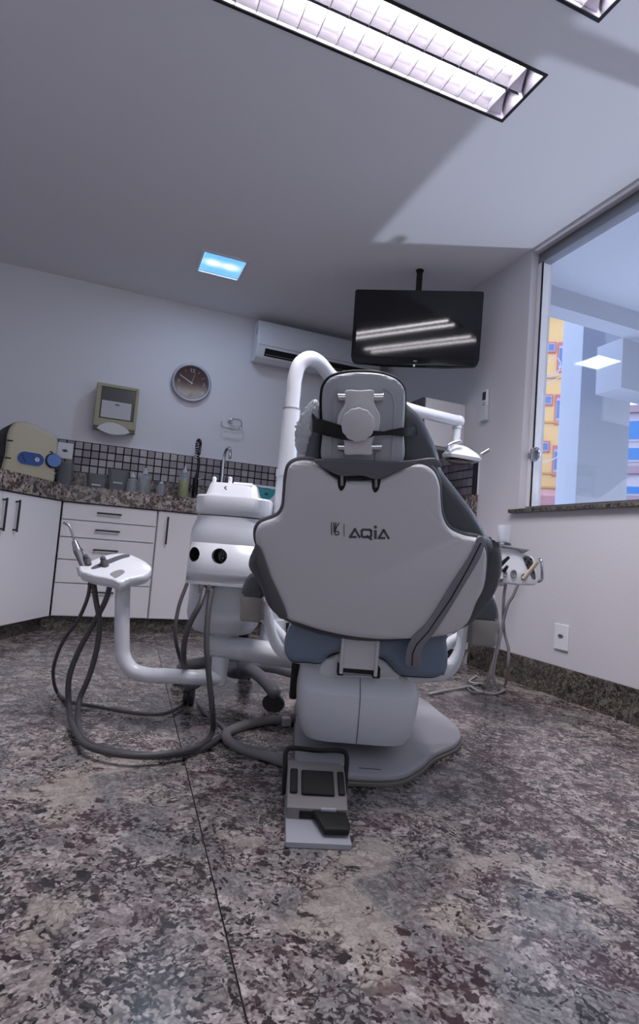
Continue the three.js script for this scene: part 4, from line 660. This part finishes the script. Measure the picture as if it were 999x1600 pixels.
// ------------------------------------------------------------------ spittoon unit on the chair's left side
{
  const W = 0.25, P = (px, py, w = W) => C(px, py, w), cx = P(349, 880).x, k = (1.65 + W) / FOCAL, zc = -(W + 0.13);
  const o = thing('spittoon_unit', 'white rounded spittoon unit with two round holes beside the dental chair', 'spittoon', V3(cx, 0, zc).applyMatrix4(fC), -TH);
  const yy = (py) => P(349, py).y, R = (py, wpx, d, n = 3.2) => ({ y: yy(py), x: cx, z: zc, w: wpx * k, d, n });
  const ev = new Evaluator();
  // middle band with the two openings bored out of it
  let mid = new Brush(mergeVertices(loft([R(912, 66, 0.135), R(896, 66, 0.134), R(895, 65.4, 0.133), R(893, 66, 0.134), R(850, 65, 0.132)].map((r) => ({ ...r })), 72, 0)));
  mid.updateMatrixWorld();
  const bores = [];
  for (const [px, py, r] of [[300, 866, 0.026], [344, 869, 0.027]]) {
    const ang = Math.asin(Math.max(-1, Math.min(1, (px - 349) / 66))) * 0.62, p = P(px, py, W + 0.01), d = V3(Math.sin(ang), 0, Math.cos(ang));
    const g = new THREE.CylinderGeometry(r, r, 0.12, 36).rotateX(Math.PI / 2).rotateY(ang).translate(p.x - d.x * 0.03, p.y, p.z - d.z * 0.03);
    const b = new Brush(g); b.updateMatrixWorld(); mid = ev.evaluate(mid, b, SUBTRACTION); bores.push([p, ang, d, r]);
  }
  const mg = mid.geometry; mg.deleteAttribute('uv'); for (const n of Object.keys(mg.attributes)) if (!['position', 'normal'].includes(n)) mg.deleteAttribute(n); mg.clearGroups();
  part('middle_band', mg, M.white, o, fC, 'white band with two round holes');
  for (const [p, ang, d, r] of bores) { part('holder_cup', new THREE.CylinderGeometry(r - 0.001, r - 0.001, 0.075, 30, 1, true).rotateX(Math.PI / 2).rotateY(ang).translate(p.x - d.x * 0.052, p.y, p.z - d.z * 0.052), std('#2e2e33', 0.5, 0, { side: THREE.DoubleSide }), o, fC, 'dark cup holder'); const e = V3(p.x - d.x * 0.05, p.y - 0.008, p.z - d.z * 0.05); part('valve', [ball(0.009, e.x, e.y, e.z), bar(e, e.clone().add(V3(0.002, 0.022, 0.0)), 0.003)], M.steel, o, fC); }
  part('upper_body', loft([R(849.4, 65, 0.132), R(838, 65, 0.132), R(826, 63, 0.128), R(812, 57.5, 0.12), R(806.5, 57, 0.118)], 72), M.white, o, fC);
  part('neck_joint', loft([R(808, 54, 0.112), R(803, 54, 0.112)], 60), M.midGrey, o, fC);
  part('lower_body', loft([{ ...R(998, 36, 0.06, 2.4) }, R(994, 48, 0.085, 2.5), R(982, 57, 0.104, 2.6), R(965, 61, 0.108, 2.8), R(940, 60, 0.106, 3), R(912.5, 60, 0.108, 3)], 72), M.white, o, fC);
  part('lip', loft([R(916, 66.5, 0.136), R(912.2, 66.8, 0.1362)], 72), M.white, o, fC);
  // bowl and its raised back
  const bc = P(360, 790).x, B = (py, w, d, n = 4) => ({ y: P(360, py).y, x: bc, z: zc, w: w * k, d, n });
  part('bowl', loft([B(805.5, 57, 0.112), B(802, 61, 0.121), B(796, 62.5, 0.125), B(777, 63, 0.127), B(774.5, 61.5, 0.124), B(775, 54, 0.108), B(782, 48, 0.095), B(792, 20, 0.04)], 72), M.enamel, o, fC, 'glossy white bowl');
  const tc = P(357, 760).x, D = (py, w, d) => ({ y: P(357, py).y, x: tc, z: zc - 0.02, w: w * k, d, n: 6 });
  part('bowl_head', loft([D(778, 46, 0.075), D(772, 45.5, 0.073), D(753, 40, 0.06), D(750, 38, 0.057)], 60), M.enamel, o, fC);
  for (const [px, r, m] of [[333, 0.009, M.enamel], [353, 0.008, M.darkMetal], [358, 0.009, M.enamel]]) { const p = P(px, 750, W + 0.11); part('nozzle', [cyl(r, r * 0.85, 0.022, p.x, P(px, 749).y + 0.008, zc - 0.005), ball(r * 0.9, p.x, P(px, 749).y + 0.018, zc - 0.005)], m, o, fC); }
  const rl = P(392, 755); part('roller', new THREE.CylinderGeometry(0.011, 0.011, 0.07, 20).rotateZ(Math.PI / 2).translate(rl.x - 0.04, rl.y, zc + 0.028), M.enamel, o, fC);
  const mk = P(352, 762, W + 0.06); part('front_emblem', strokes([[0, 0.006], [-0.005, 0.001], [0.002, -0.005]].map((q) => new THREE.Vector2(mk.x + q[0], mk.y + q[1])), 0.0035, 0, 0.001).map((g) => g.translate(0, 0, zc + 0.052)), M.black, o, fC);
  // carrying arm to the chair
  const aL = P(322, 1016), ax = V3(aL.x, aL.y, zc + 0.02);
  part('carrying_arm', [bar(ax, V3(-0.20, aL.y - 0.012, zc + 0.06), 0.040, 0.042, 32), ball(0.040, ax.x, ax.y, ax.z, 0.45, 1, 1)], M.white, o, fC, 'thick white arm to the chair');
  part('arm_riser', bar(V3(cx + 0.01, yy(998), zc), V3(cx + 0.01, aL.y + 0.02, zc + 0.01), 0.05, 0.045, 28), M.white, o, fC);
  part('pivot_sleeve', lathe([[0.0005, 0], [0.024, 0], [0.026, 0.004], [0.031, 0.10], [0.0005, 0.10]]).translate(P(333, 1080).x, P(333, 1081).y, zc + 0.03), M.white, o, fC);
  // hoses hanging from under the band
  for (const [px, r] of [[289, 0.006], [318, 0.0085], [330, 0.0085]]) if (px > 300) { const p = P(px, 918, W + 0.03); part('hose_socket', cyl(0.012, 0.014, 0.03, p.x, p.y - 0.002, zc + 0.122), M.grey, o, fC); }
}
// assistant's tray: a bent tube, the tray head and its hoses
{
  const W = 0.28, P = (px, py, w = W) => { const p = C(px, py, w); return V3(p.x, p.y, p.z); };
  const o = thing('assistant_tray', 'white assistant instrument tray on a bent white tube beside the drawers', 'instrument tray', V3(P(190, 1060).x, 0, -W).applyMatrix4(fC), -TH);
  const r = 0.0255;
  part('arm', tube([P(338, 1060, 0.34), P(300, 1058), P(260, 1056), P(228, 1054), P(206, 1046), P(193, 1026), P(191, 1000), P(191, 960), P(192, 916)], r, 120, 24), M.white, o, fC, 'white bent tube');
  // tray head: tilted plate seen from behind its lower edge
  const k = (1.65 + W) / FOCAL, yT = P(180, 884).y;
  const pl = [[124, 884], [132, 880], [170, 866], [190, 864], [204, 866], [232, 880], [237, 888], [226, 898], [200, 904], [186, 909], [172, 904], [150, 900], [136, 896], [126, 892]];
  // plan outline from a gently tilted plane through the tray
  const fT = fC.clone().multiply(frameOf(P(182, 886), -Math.PI / 2 + 0.40, 0, 0));
  const out = smooth2(outline(fT, pl, 0), 110);
  part('tray_head', slab(out, -0.030, 0, 0.006, [], 5), M.enamel, o, fT, 'white tray head');
  part('tray_skirt', slab(inset(out, 0.003), -0.036, -0.028, 0.003), M.white, o, fT);
  const I = (pts) => smooth2(outline(fT, pts, 0.001), 60);
  part('touch_strip', slab(I([[142, 888], [160, 878], [190, 867], [201, 866], [203, 869], [190, 873], [165, 883], [146, 889]]), 0.0, 0.0012), std('#5d5d66', 0.4), o, fT, 'dark touch strip');
  part('finger_recess', slab(I([[172, 897], [180, 892], [190, 890], [195, 893], [190, 898], [180, 903], [176, 900]]), 0.0, 0.001), M.grey, o, fT);
  for (const [px, py] of [[166, 888], [139, 885]]) { const p = P(px, py), q = P(px - 6, py - 24); const h = part('suction_handpiece', [bar(P(px, py + 8), P(px - 1, py - 2), 0.011, 0.010), bar(P(px - 1, py - 2), P(px - 4, py - 12), 0.012, 0.013), ball(0.010, ...P(px - 5, py - 15).toArray())], M.midGrey, o, fC, 'grey suction valve'); part('knob', bar(P(px + 3, py + 3), P(px + 12, py), 0.005), M.grey, h, fC); }
  // syringe with a bent steel tip
  const sy = part('syringe', [bar(P(133, 888), P(121, 860), 0.0125, 0.0145, 20), bar(P(121, 860), P(116, 845), 0.0145, 0.009, 20), bar(P(129, 873), P(133, 868), 0.005), bar(P(126, 862), P(129, 858), 0.005)], M.steel, o, fC, 'steel air-water syringe');
  part('tip', tube([P(116, 846), P(113, 834), P(109, 823), P(105, 819), P(100, 817)], 0.0042, 40), M.steel, sy, fC);
  part('holster', [bar(P(127, 900), P(125, 886), 0.010, 0.012)], M.white, o, fC);
  const fl = (px, py, y = 0.011) => { const p = onY(px, py, y).applyMatrix4(fC.clone().invert()); return p; };
  const h = (n, pts, r) => part('hose', tube(pts, r, 160, 12), M.rubber, o, fC, n);
  h('dark thin hose', [P(141, 906), P(138, 930), P(124, 965), P(100, 1000, 0.3), P(87, 1030, 0.36), P(83, 1052, 0.42), fl(90, 1082), fl(108, 1096), fl(150, 1104), fl(210, 1114), fl(250, 1116), fl(276, 1108), fl(292, 1090), fl(294, 1076)], 0.0065);
  h('dark hose', [P(146, 908), P(150, 938), P(156, 975), P(150, 1020), P(138, 1060), P(124, 1095), fl(124, 1140), fl(145, 1164), fl(190, 1176), fl(250, 1180), fl(310, 1172), fl(345, 1152), fl(362, 1138)], 0.0095);
  h('dark hose', [P(173, 910), P(166, 936), P(146, 975), P(124, 1015), P(108, 1060), P(108, 1105), fl(118, 1143, 0.02), fl(142, 1168, 0.028), fl(200, 1180, 0.03), fl(262, 1178, 0.028), fl(312, 1166, 0.02), fl(332, 1142, 0.03), P(332, 1110, 0.16), P(327, 1060, 0.16), P(323, 1010, 0.17), P(325, 960, 0.2), P(330, 924, 0.235)], 0.0095);
  h('dark hose', [P(319, 922, 0.235), P(312, 945, 0.2), P(298, 972, 0.19), P(289, 1000, 0.19), P(287, 1028, 0.21), P(293, 1048, 0.32)], 0.0095);
  h('dark thin hose', [P(292, 913, 0.27), P(279, 950, 0.23), P(274, 990, 0.21), P(280, 1024, 0.24), P(290, 1048, 0.34)], 0.0065);
}
// thick supply hose on the floor
{
  const fl = (px, py, y = 0.0165) => onY(px, py, y);
  const o = thing('supply_hose', 'thick grey supply hose curling over the floor to the chair base', 'hose', fl(360, 1150, 0));
  part('conduit', tube([fl(470, 1122), fl(440, 1124), fl(405, 1128), fl(374, 1136), fl(354, 1146), fl(358, 1158), fl(385, 1172), fl(420, 1182), fl(455, 1194), fl(490, 1204)], 0.016, 160, 16), M.hose, o);
  part('cable', tube([onY(310, 1102, 0.007), onY(325, 1118, 0.007), onY(345, 1132, 0.008), onY(354, 1142, 0.009)], 0.006, 40), M.hose, o);
  part('clip', rbox(0.03, 0.03, 0.03, 0.004, onY(447, 1134, 0.0).x, 0.016, onY(447, 1134, 0).z), M.paleHose, o);
}
// ------------------------------------------------------------------ operating light
{
  const Wp = 0.42, P = (px, py, w) => { const p = C(px, py, w); return V3(p.x, p.y, p.z); };
  const top = P(480, 556, Wp), x0 = P(456, 640, Wp).x, z0 = -Wp;
  const o = thing('operating_light', 'white dental operating light on a tall curved pole behind the headrest', 'dental light', V3(x0, 0, z0).applyMatrix4(fC), -TH);
  const y0 = P(452, 735, Wp).y, y1 = P(456, 640, Wp).y, yt = P(497, 566, Wp).y;
  part('lower_pole', [cyl(0.038, 0.036, 0.6, x0, y0 - 0.3, z0), cyl(0.040, 0.040, 0.025, x0, y0 - 0.012, z0)], M.white, o, fC, 'thick lower pole');
  part('pole', cyl(0.035, 0.034, y1 - y0, x0, (y0 + y1) / 2, z0), M.white, o, fC); part('collar', cyl(0.0345, 0.0345, 0.006, x0, y1, z0), M.grey, o, fC);
  const e = P(716, 658, 1.14), m = P(520, 590, 0.56);
  part('arm', tube([V3(x0, y1 + 0.003, z0), V3(x0 + 0.001, y1 + 0.06, z0), P(461, 592, Wp), P(468, 570, Wp + 0.005), P(482, 560, Wp + 0.02), P(497, 565, Wp + 0.06), m.clone(), P(560, 610, 0.72), P(636, 638, 0.92), e], 0.0285, 160, 24), M.white, o, fC, 'curved white arm');
  part('arm_end', ball(0.031, e.x, e.y, e.z, 1.1, 1, 1), M.white, o, fC);
  const d = P(712, 689, 1.14); part('drop_tube', [bar(e, V3(e.x - 0.004, d.y - 0.005, e.z), 0.020, 0.019), cyl(0.024, 0.024, 0.008, e.x - 0.002, e.y - 0.035, e.z)], M.white, o, fC);
  // lamp head: shallow wedge-shaped housing with its dark reflector facing down
  const k = (1.65 + 1.14) / FOCAL, hx = P(724, 708, 1.14);
  const hd = part('lamp_head', loft([{ y: hx.y - 0.034, x: hx.x, z: e.z - 0.02, w: 0.086, d: 0.10, n: 4 }, { y: hx.y - 0.018, x: hx.x, z: e.z - 0.02, w: 0.092, d: 0.106, n: 4 }, { y: hx.y + 0.004, x: hx.x - 0.004, z: e.z - 0.02, w: 0.074, d: 0.088, n: 4 }, { y: hx.y + 0.028, x: hx.x - 0.018, z: e.z - 0.02, w: 0.044, d: 0.06, n: 3 }, { y: hx.y + 0.034, x: hx.x - 0.022, z: e.z - 0.02, w: 0.035, d: 0.05, n: 3 }], 60), M.enamel, o, fC.clone().multiply(new THREE.Matrix4().makeTranslation(hx.x, hx.y, e.z)).multiply(new THREE.Matrix4().makeRotationFromEuler(new THREE.Euler(0.12, 0, -0.09))).multiply(new THREE.Matrix4().makeTranslation(-hx.x, -hx.y, -e.z)), 'white lamp head');
  part('reflector', new THREE.SphereGeometry(0.082, 32, 12, 0, Math.PI * 2, Math.PI / 2, Math.PI / 2).scale(1, 0.28, 1.1).translate(hx.x - 0.002, hx.y - 0.032, e.z - 0.02), M.blackGloss, hd, fC, 'dark glossy reflector');
  const hl = P(706, 694, 1.12), hr = P(766, 704, 1.14);
  part('grip', tube([P(701, 704, 1.06), P(701, 697, 1.06), P(706, 693, 1.06), P(719, 689, 1.06)], 0.0095, 40), M.chrome, hd, fC, 'chrome grip');
  part('handle', [bar(P(752, 710, 1.10), P(764, 703, 1.10), 0.010, 0.011), ball(0.011, ...P(764, 703, 1.10).toArray())], M.steel, hd, fC, 'steel side handle');
  // the lower tube seat
  part('pole_socket', cyl(0.05, 0.045, 0.12, x0, y0 - 0.62, z0), M.white, o, fC);
  part('pole_mount', bar(V3(x0, y0 - 0.65, z0), V3(x0 - 0.02, 0.3, z0), 0.045, 0.045), M.white, o, fC);
}
// ------------------------------------------------------------------ dentist's delivery unit on the window side
{
  const W = 0.62, P = (px, py, w = W) => { const p = C(px, py, w); return V3(p.x, p.y, p.z); };
  const o = thing('delivery_unit', 'white instrument delivery unit with handpieces near the window wall', 'instrument unit', V3(P(800, 880).x, P(800, 914).y, -W).applyMatrix4(fC), -TH);
  const fU = fC.clone().multiply(frameOf(V3(0, 0, -W))), Q = (pts, z = 0) => outline(fU, cr(pts, 740, 820, 0.14), z), S = (cx, cy, w = W) => P(740 + 0.14 * cx, 820 + 0.14 * cy, w);
  const body = smooth2(Q([[-200, 150], [0, 185], [240, 230], [520, 268], [548, 322], [610, 336], [655, 348], [688, 390], [712, 500], [722, 620], [700, 668], [560, 674], [400, 664], [240, 642], [0, 610], [-200, 580]]), 120);
  part('console', slab(body, -0.20, 0, 0.008, [], 4), M.enamel, o, fU, 'white console');
  const tp = Q([[-200, 128], [240, 212], [520, 262], [632, 276], [560, 320], [530, 300], [500, 276], [240, 236], [-200, 156]], 0.01);
  part('tray_plate', slab(tp, -0.26, 0.012, 0.002), M.steel, o, fU, 'dark steel tray plate');
  const cpx = S(330, 195, W + 0.08), ct = S(335, 5, W + 0.08), hgt = ct.y - cpx.y;
  const cup = thing('plastic_cup', 'translucent white plastic cup on the delivery unit', 'cup', V3(cpx.x, cpx.y, cpx.z).applyMatrix4(fC));
  part('wall', lathe([[0.0005, 0.001], [0.023, 0.001], [0.0285, hgt], [0.0275, hgt], [0.0222, 0.003], [0.0005, 0.003]]).translate(cpx.x, cpx.y, cpx.z), M.frosted, cup, fC);
  part('cup_holder', [cyl(0.036, 0.03, 0.010, cpx.x, cpx.y - 0.006, cpx.z), rbox(0.05, 0.03, 0.05, 0.01, S(190, 170).x, S(190, 165).y, cpx.z)], M.darkMetal, o, fC);
  const cp = smooth2(Q([[556, 360], [610, 352], [655, 385], [672, 470], [692, 560], [690, 606], [660, 602], [620, 520], [580, 440]]), 70);
  const pn = part('button_panel', slab(cp, 0, 0.002), M.midGrey, o, fU, 'grey button panel');
  for (const [x, y] of [[580, 385], [610, 410], [640, 385], [602, 445], [628, 425], [648, 455], [615, 490], [668, 535]]) { const p = S(x, y); part('button', new THREE.CylinderGeometry(0.0042, 0.0042, 0.003, 14).rotateX(Math.PI / 2).translate(p.x, p.y, -W + 0.003), M.black, pn, fC); }
  part('grip', tube([S(735, 390, W - 0.01), S(752, 388, W - 0.03), S(762, 420, W - 0.04), S(770, 560, W - 0.04), S(762, 610, W - 0.03), S(730, 632, W - 0.01)], 0.0065, 60), M.chrome, o, fC, 'chrome grip bar');
  const hp = (pts, r0, r1, m, l) => part('handpiece', bar(S(...pts[0], W - 0.03), S(...pts[1], W - 0.05), r0, r1), m, o, fC, l);
  hp([[290, 460], [400, 358]], 0.010, 0.006, M.darkMetal, 'dark handpiece'); hp([[340, 520], [380, 462]], 0.008, 0.006, M.darkMetal, 'dark handpiece'); hp([[562, 604], [716, 412]], 0.009, 0.008, std('#b9ad9c', 0.4), 'beige handpiece');
  for (const [x, y, rx] of [[445, 545, 0.011], [560, 578, 0.009], [345, 545, 0.009], [298, 600, 0.010]]) { const p = S(x, y); part('holster', [new THREE.TorusGeometry(rx, 0.003, 8, 24).scale(1, 1.25, 1).translate(p.x, p.y, -W + 0.004), new THREE.CylinderGeometry(rx, rx, 0.004, 20).rotateX(Math.PI / 2).scale(1, 1.2, 1).translate(p.x, p.y, -W + 0.001)], M.grey, o, fC); }
  part('valve_body', bar(S(300, 480, W - 0.02), S(300, 600, W - 0.02), 0.010, 0.013), M.enamel, o, fC);
  const fl = (px, py, y = 0.008) => onY(px, py, y).applyMatrix4(fC.clone().invert());
  const h = (pts, m, r) => part('hose', tube(pts, r, 140, 10), m, o, fC);
  h([S(362, 668, W - 0.0), S(345, 760, W), P(787, 945), P(788, 985, W + 0.02), P(795, 1015, 0.62), P(794, 1045, 0.62), fl(789, 1071)], M.hose, 0.006);
  h([S(495, 672), S(440, 800), P(794, 945), P(784, 985), P(778, 1015, 0.6), P(770, 1040, 0.6), fl(752, 1068), fl(732, 1074), fl(740, 1082), fl(772, 1082)], M.hose, 0.006);
  h([P(767, 918, 0.5), P(772, 940, 0.4), P(777, 965, 0.4), P(780, 990, 0.42), P(774, 1030, 0.5), P(771, 1050, 0.55), fl(780, 1076)], M.paleHose, 0.0065);
  h([P(780, 985, 0.44), P(777, 1010, 0.5), P(768, 1045, 0.56), fl(748, 1068), fl(735, 1066), fl(745, 1056)], M.paleHose, 0.005);
  h([fl(672, 1084), fl(690, 1080), fl(715, 1076), fl(735, 1073), fl(748, 1080), fl(770, 1084), fl(790, 1078)], M.paleHose, 0.0065);
  part('support_arm', [bar(P(790, 905, W + 0.1), P(700, 905, W + 0.1), 0.03), bar(P(700, 905, W + 0.1), V3(P(690, 1000, W + 0.1).x - 0.06, 0.3, -W - 0.1), 0.03)], M.white, o, fC);
}
// ------------------------------------------------------------------ stool behind the spittoon
{
  const c = V3(0.612, 0, -2.44), o = thing('operator_stool', 'grey five-star stool on castors behind the spittoon', 'stool', c);
  part('hub', lathe([[0.0005, 0.075], [0.055, 0.075], [0.05, 0.13], [0.032, 0.15], [0.0005, 0.15]]).translate(c.x, 0, c.z), M.midGrey, o);
  part('gas_lift', [cyl(0.026, 0.026, 0.18, c.x, 0.22, c.z), cyl(0.014, 0.014, 0.13, c.x, 0.36, c.z)], M.black, o);
  part('seat', loft([{ y: 0.425, w: 0.12, d: 0.12 }, { y: 0.43, w: 0.155, d: 0.155 }, { y: 0.46, w: 0.17, d: 0.17 }, { y: 0.485, w: 0.155, d: 0.155 }, { y: 0.492, w: 0.12, d: 0.12 }].map((r) => ({ ...r, x: c.x, z: c.z }))), M.leather, o);
  for (let k = 0; k < 5; k++) {
    const a = (74 + 72 * k) * Math.PI / 180, u = V3(Math.cos(a), 0, Math.sin(a)), q = (r, y) => c.clone().addScaledVector(u, r).setY(y);
    const leg = part('base_arm', tube([q(0.03, 0.115), q(0.12, 0.118), q(0.22, 0.098), q(0.285, 0.075)], 0.026, 40, 16), std('#6c6b6f', 0.5), o);
    part('castor', [new THREE.CylinderGeometry(0.032, 0.032, 0.017, 24).rotateX(Math.PI / 2).rotateY(-a + 0.7).translate(...q(0.285, 0.0325).add(V3(0.010, 0, 0.008)).toArray()), new THREE.CylinderGeometry(0.032, 0.032, 0.017, 24).rotateX(Math.PI / 2).rotateY(-a + 0.7).translate(...q(0.285, 0.0325).add(V3(-0.010, 0, -0.008)).toArray()), cyl(0.009, 0.009, 0.04, ...q(0.285, 0.06).toArray())], std('#2c2c30', 0.5), leg, null, 'black castor');
  }
}
// ------------------------------------------------------------------ foot pedal
{
  const F = frameOf(V3(0.503, 0, -1.17), 0, -0.30), o = thing('foot_pedal', 'grey foot control with black pads and a black carrying handle on the floor', 'foot pedal', V3(0.503, 0, -1.17), -0.30);
  const w = 0.073, wt = std('#a9a9b2', 0.4), bdy = std('#837e7f', 0.5);
  const side = (pts, x0, x1, bev) => toCreasedNormals(new THREE.ExtrudeGeometry(new THREE.Shape(pts.map(([z, y]) => new THREE.Vector2(-z, y))), { depth: x1 - x0 - 2 * bev, bevelEnabled: true, bevelSize: bev, bevelThickness: bev, bevelOffset: -bev, bevelSegments: 3 }).rotateY(Math.PI / 2).translate(x0 + bev, 0, 0), 0.5);
  part('foot_plate', side([[0.005, 0.001], [0.005, 0.012], [-0.05, 0.016], [-0.085, 0.020], [-0.27, 0.02], [-0.27, 0.001]], -w, w, 0.004), wt, o, F, 'pale front plate');
  part('body', side([[-0.085, 0.020], [-0.085, 0.045], [-0.10, 0.052], [-0.19, 0.095], [-0.205, 0.098], [-0.26, 0.088], [-0.27, 0.075], [-0.27, 0.020]], -w, w, 0.006), bdy, o, F, 'grey body');
  const ang = Math.atan2(0.043, 0.09), on = (x0, x1, t0, t1, th) => { const L = 0.0997, g = rbox(x1 - x0, th, (t1 - t0) * L, 0.004); g.rotateX(ang); const t = (t0 + t1) / 2; return g.translate((x0 + x1) / 2, 0.052 + 0.043 * t + th * 0.3, -0.10 - 0.09 * t); };
  part('pad', on(-0.038, 0.043, 0.18, 0.92, 0.008), M.black, o, F, 'wide black pad'); part('pad', on(-0.066, -0.047, 0.22, 0.95, 0.008), M.black, o, F, 'narrow black pad'); part('pad', on(0.052, 0.069, 0.22, 0.92, 0.008), M.black, o, F, 'narrow black pad');
  part('pedal_slot', rspan(-0.042, 0.05, 0.021, 0.04, -0.092, -0.083, 0.003), M.black, o, F);
  const ps = slab([[-0.012, 0.02], [0.066, 0.016], [0.073, -0.03], [0.066, -0.052], [0.012, -0.052]].map((p) => new THREE.Vector2(p[0], p[1])), 0, 0.016, 0.005).rotateX(-Math.PI / 2).rotateX(0.12);
  part('pedal', ps.translate(0, 0.024, -0.072), M.black, o, F, 'black tilted pedal'); part('pedal_hinge', rspan(0.008, 0.045, 0.036, 0.047, -0.096, -0.082, 0.003), wt, o, F);
  part('handle', tube([V3(-0.078, 0.035, -0.19), V3(-0.0785, 0.08, -0.205), V3(-0.079, 0.122, -0.222), V3(-0.073, 0.130, -0.225), V3(0, 0.130, -0.225), V3(0.073, 0.130, -0.225), V3(0.079, 0.122, -0.222), V3(0.0785, 0.08, -0.205), V3(0.078, 0.045, -0.19)], 0.0062, 90), M.black, o, F, 'black carrying handle');
}

renderer.render(scene, camera);
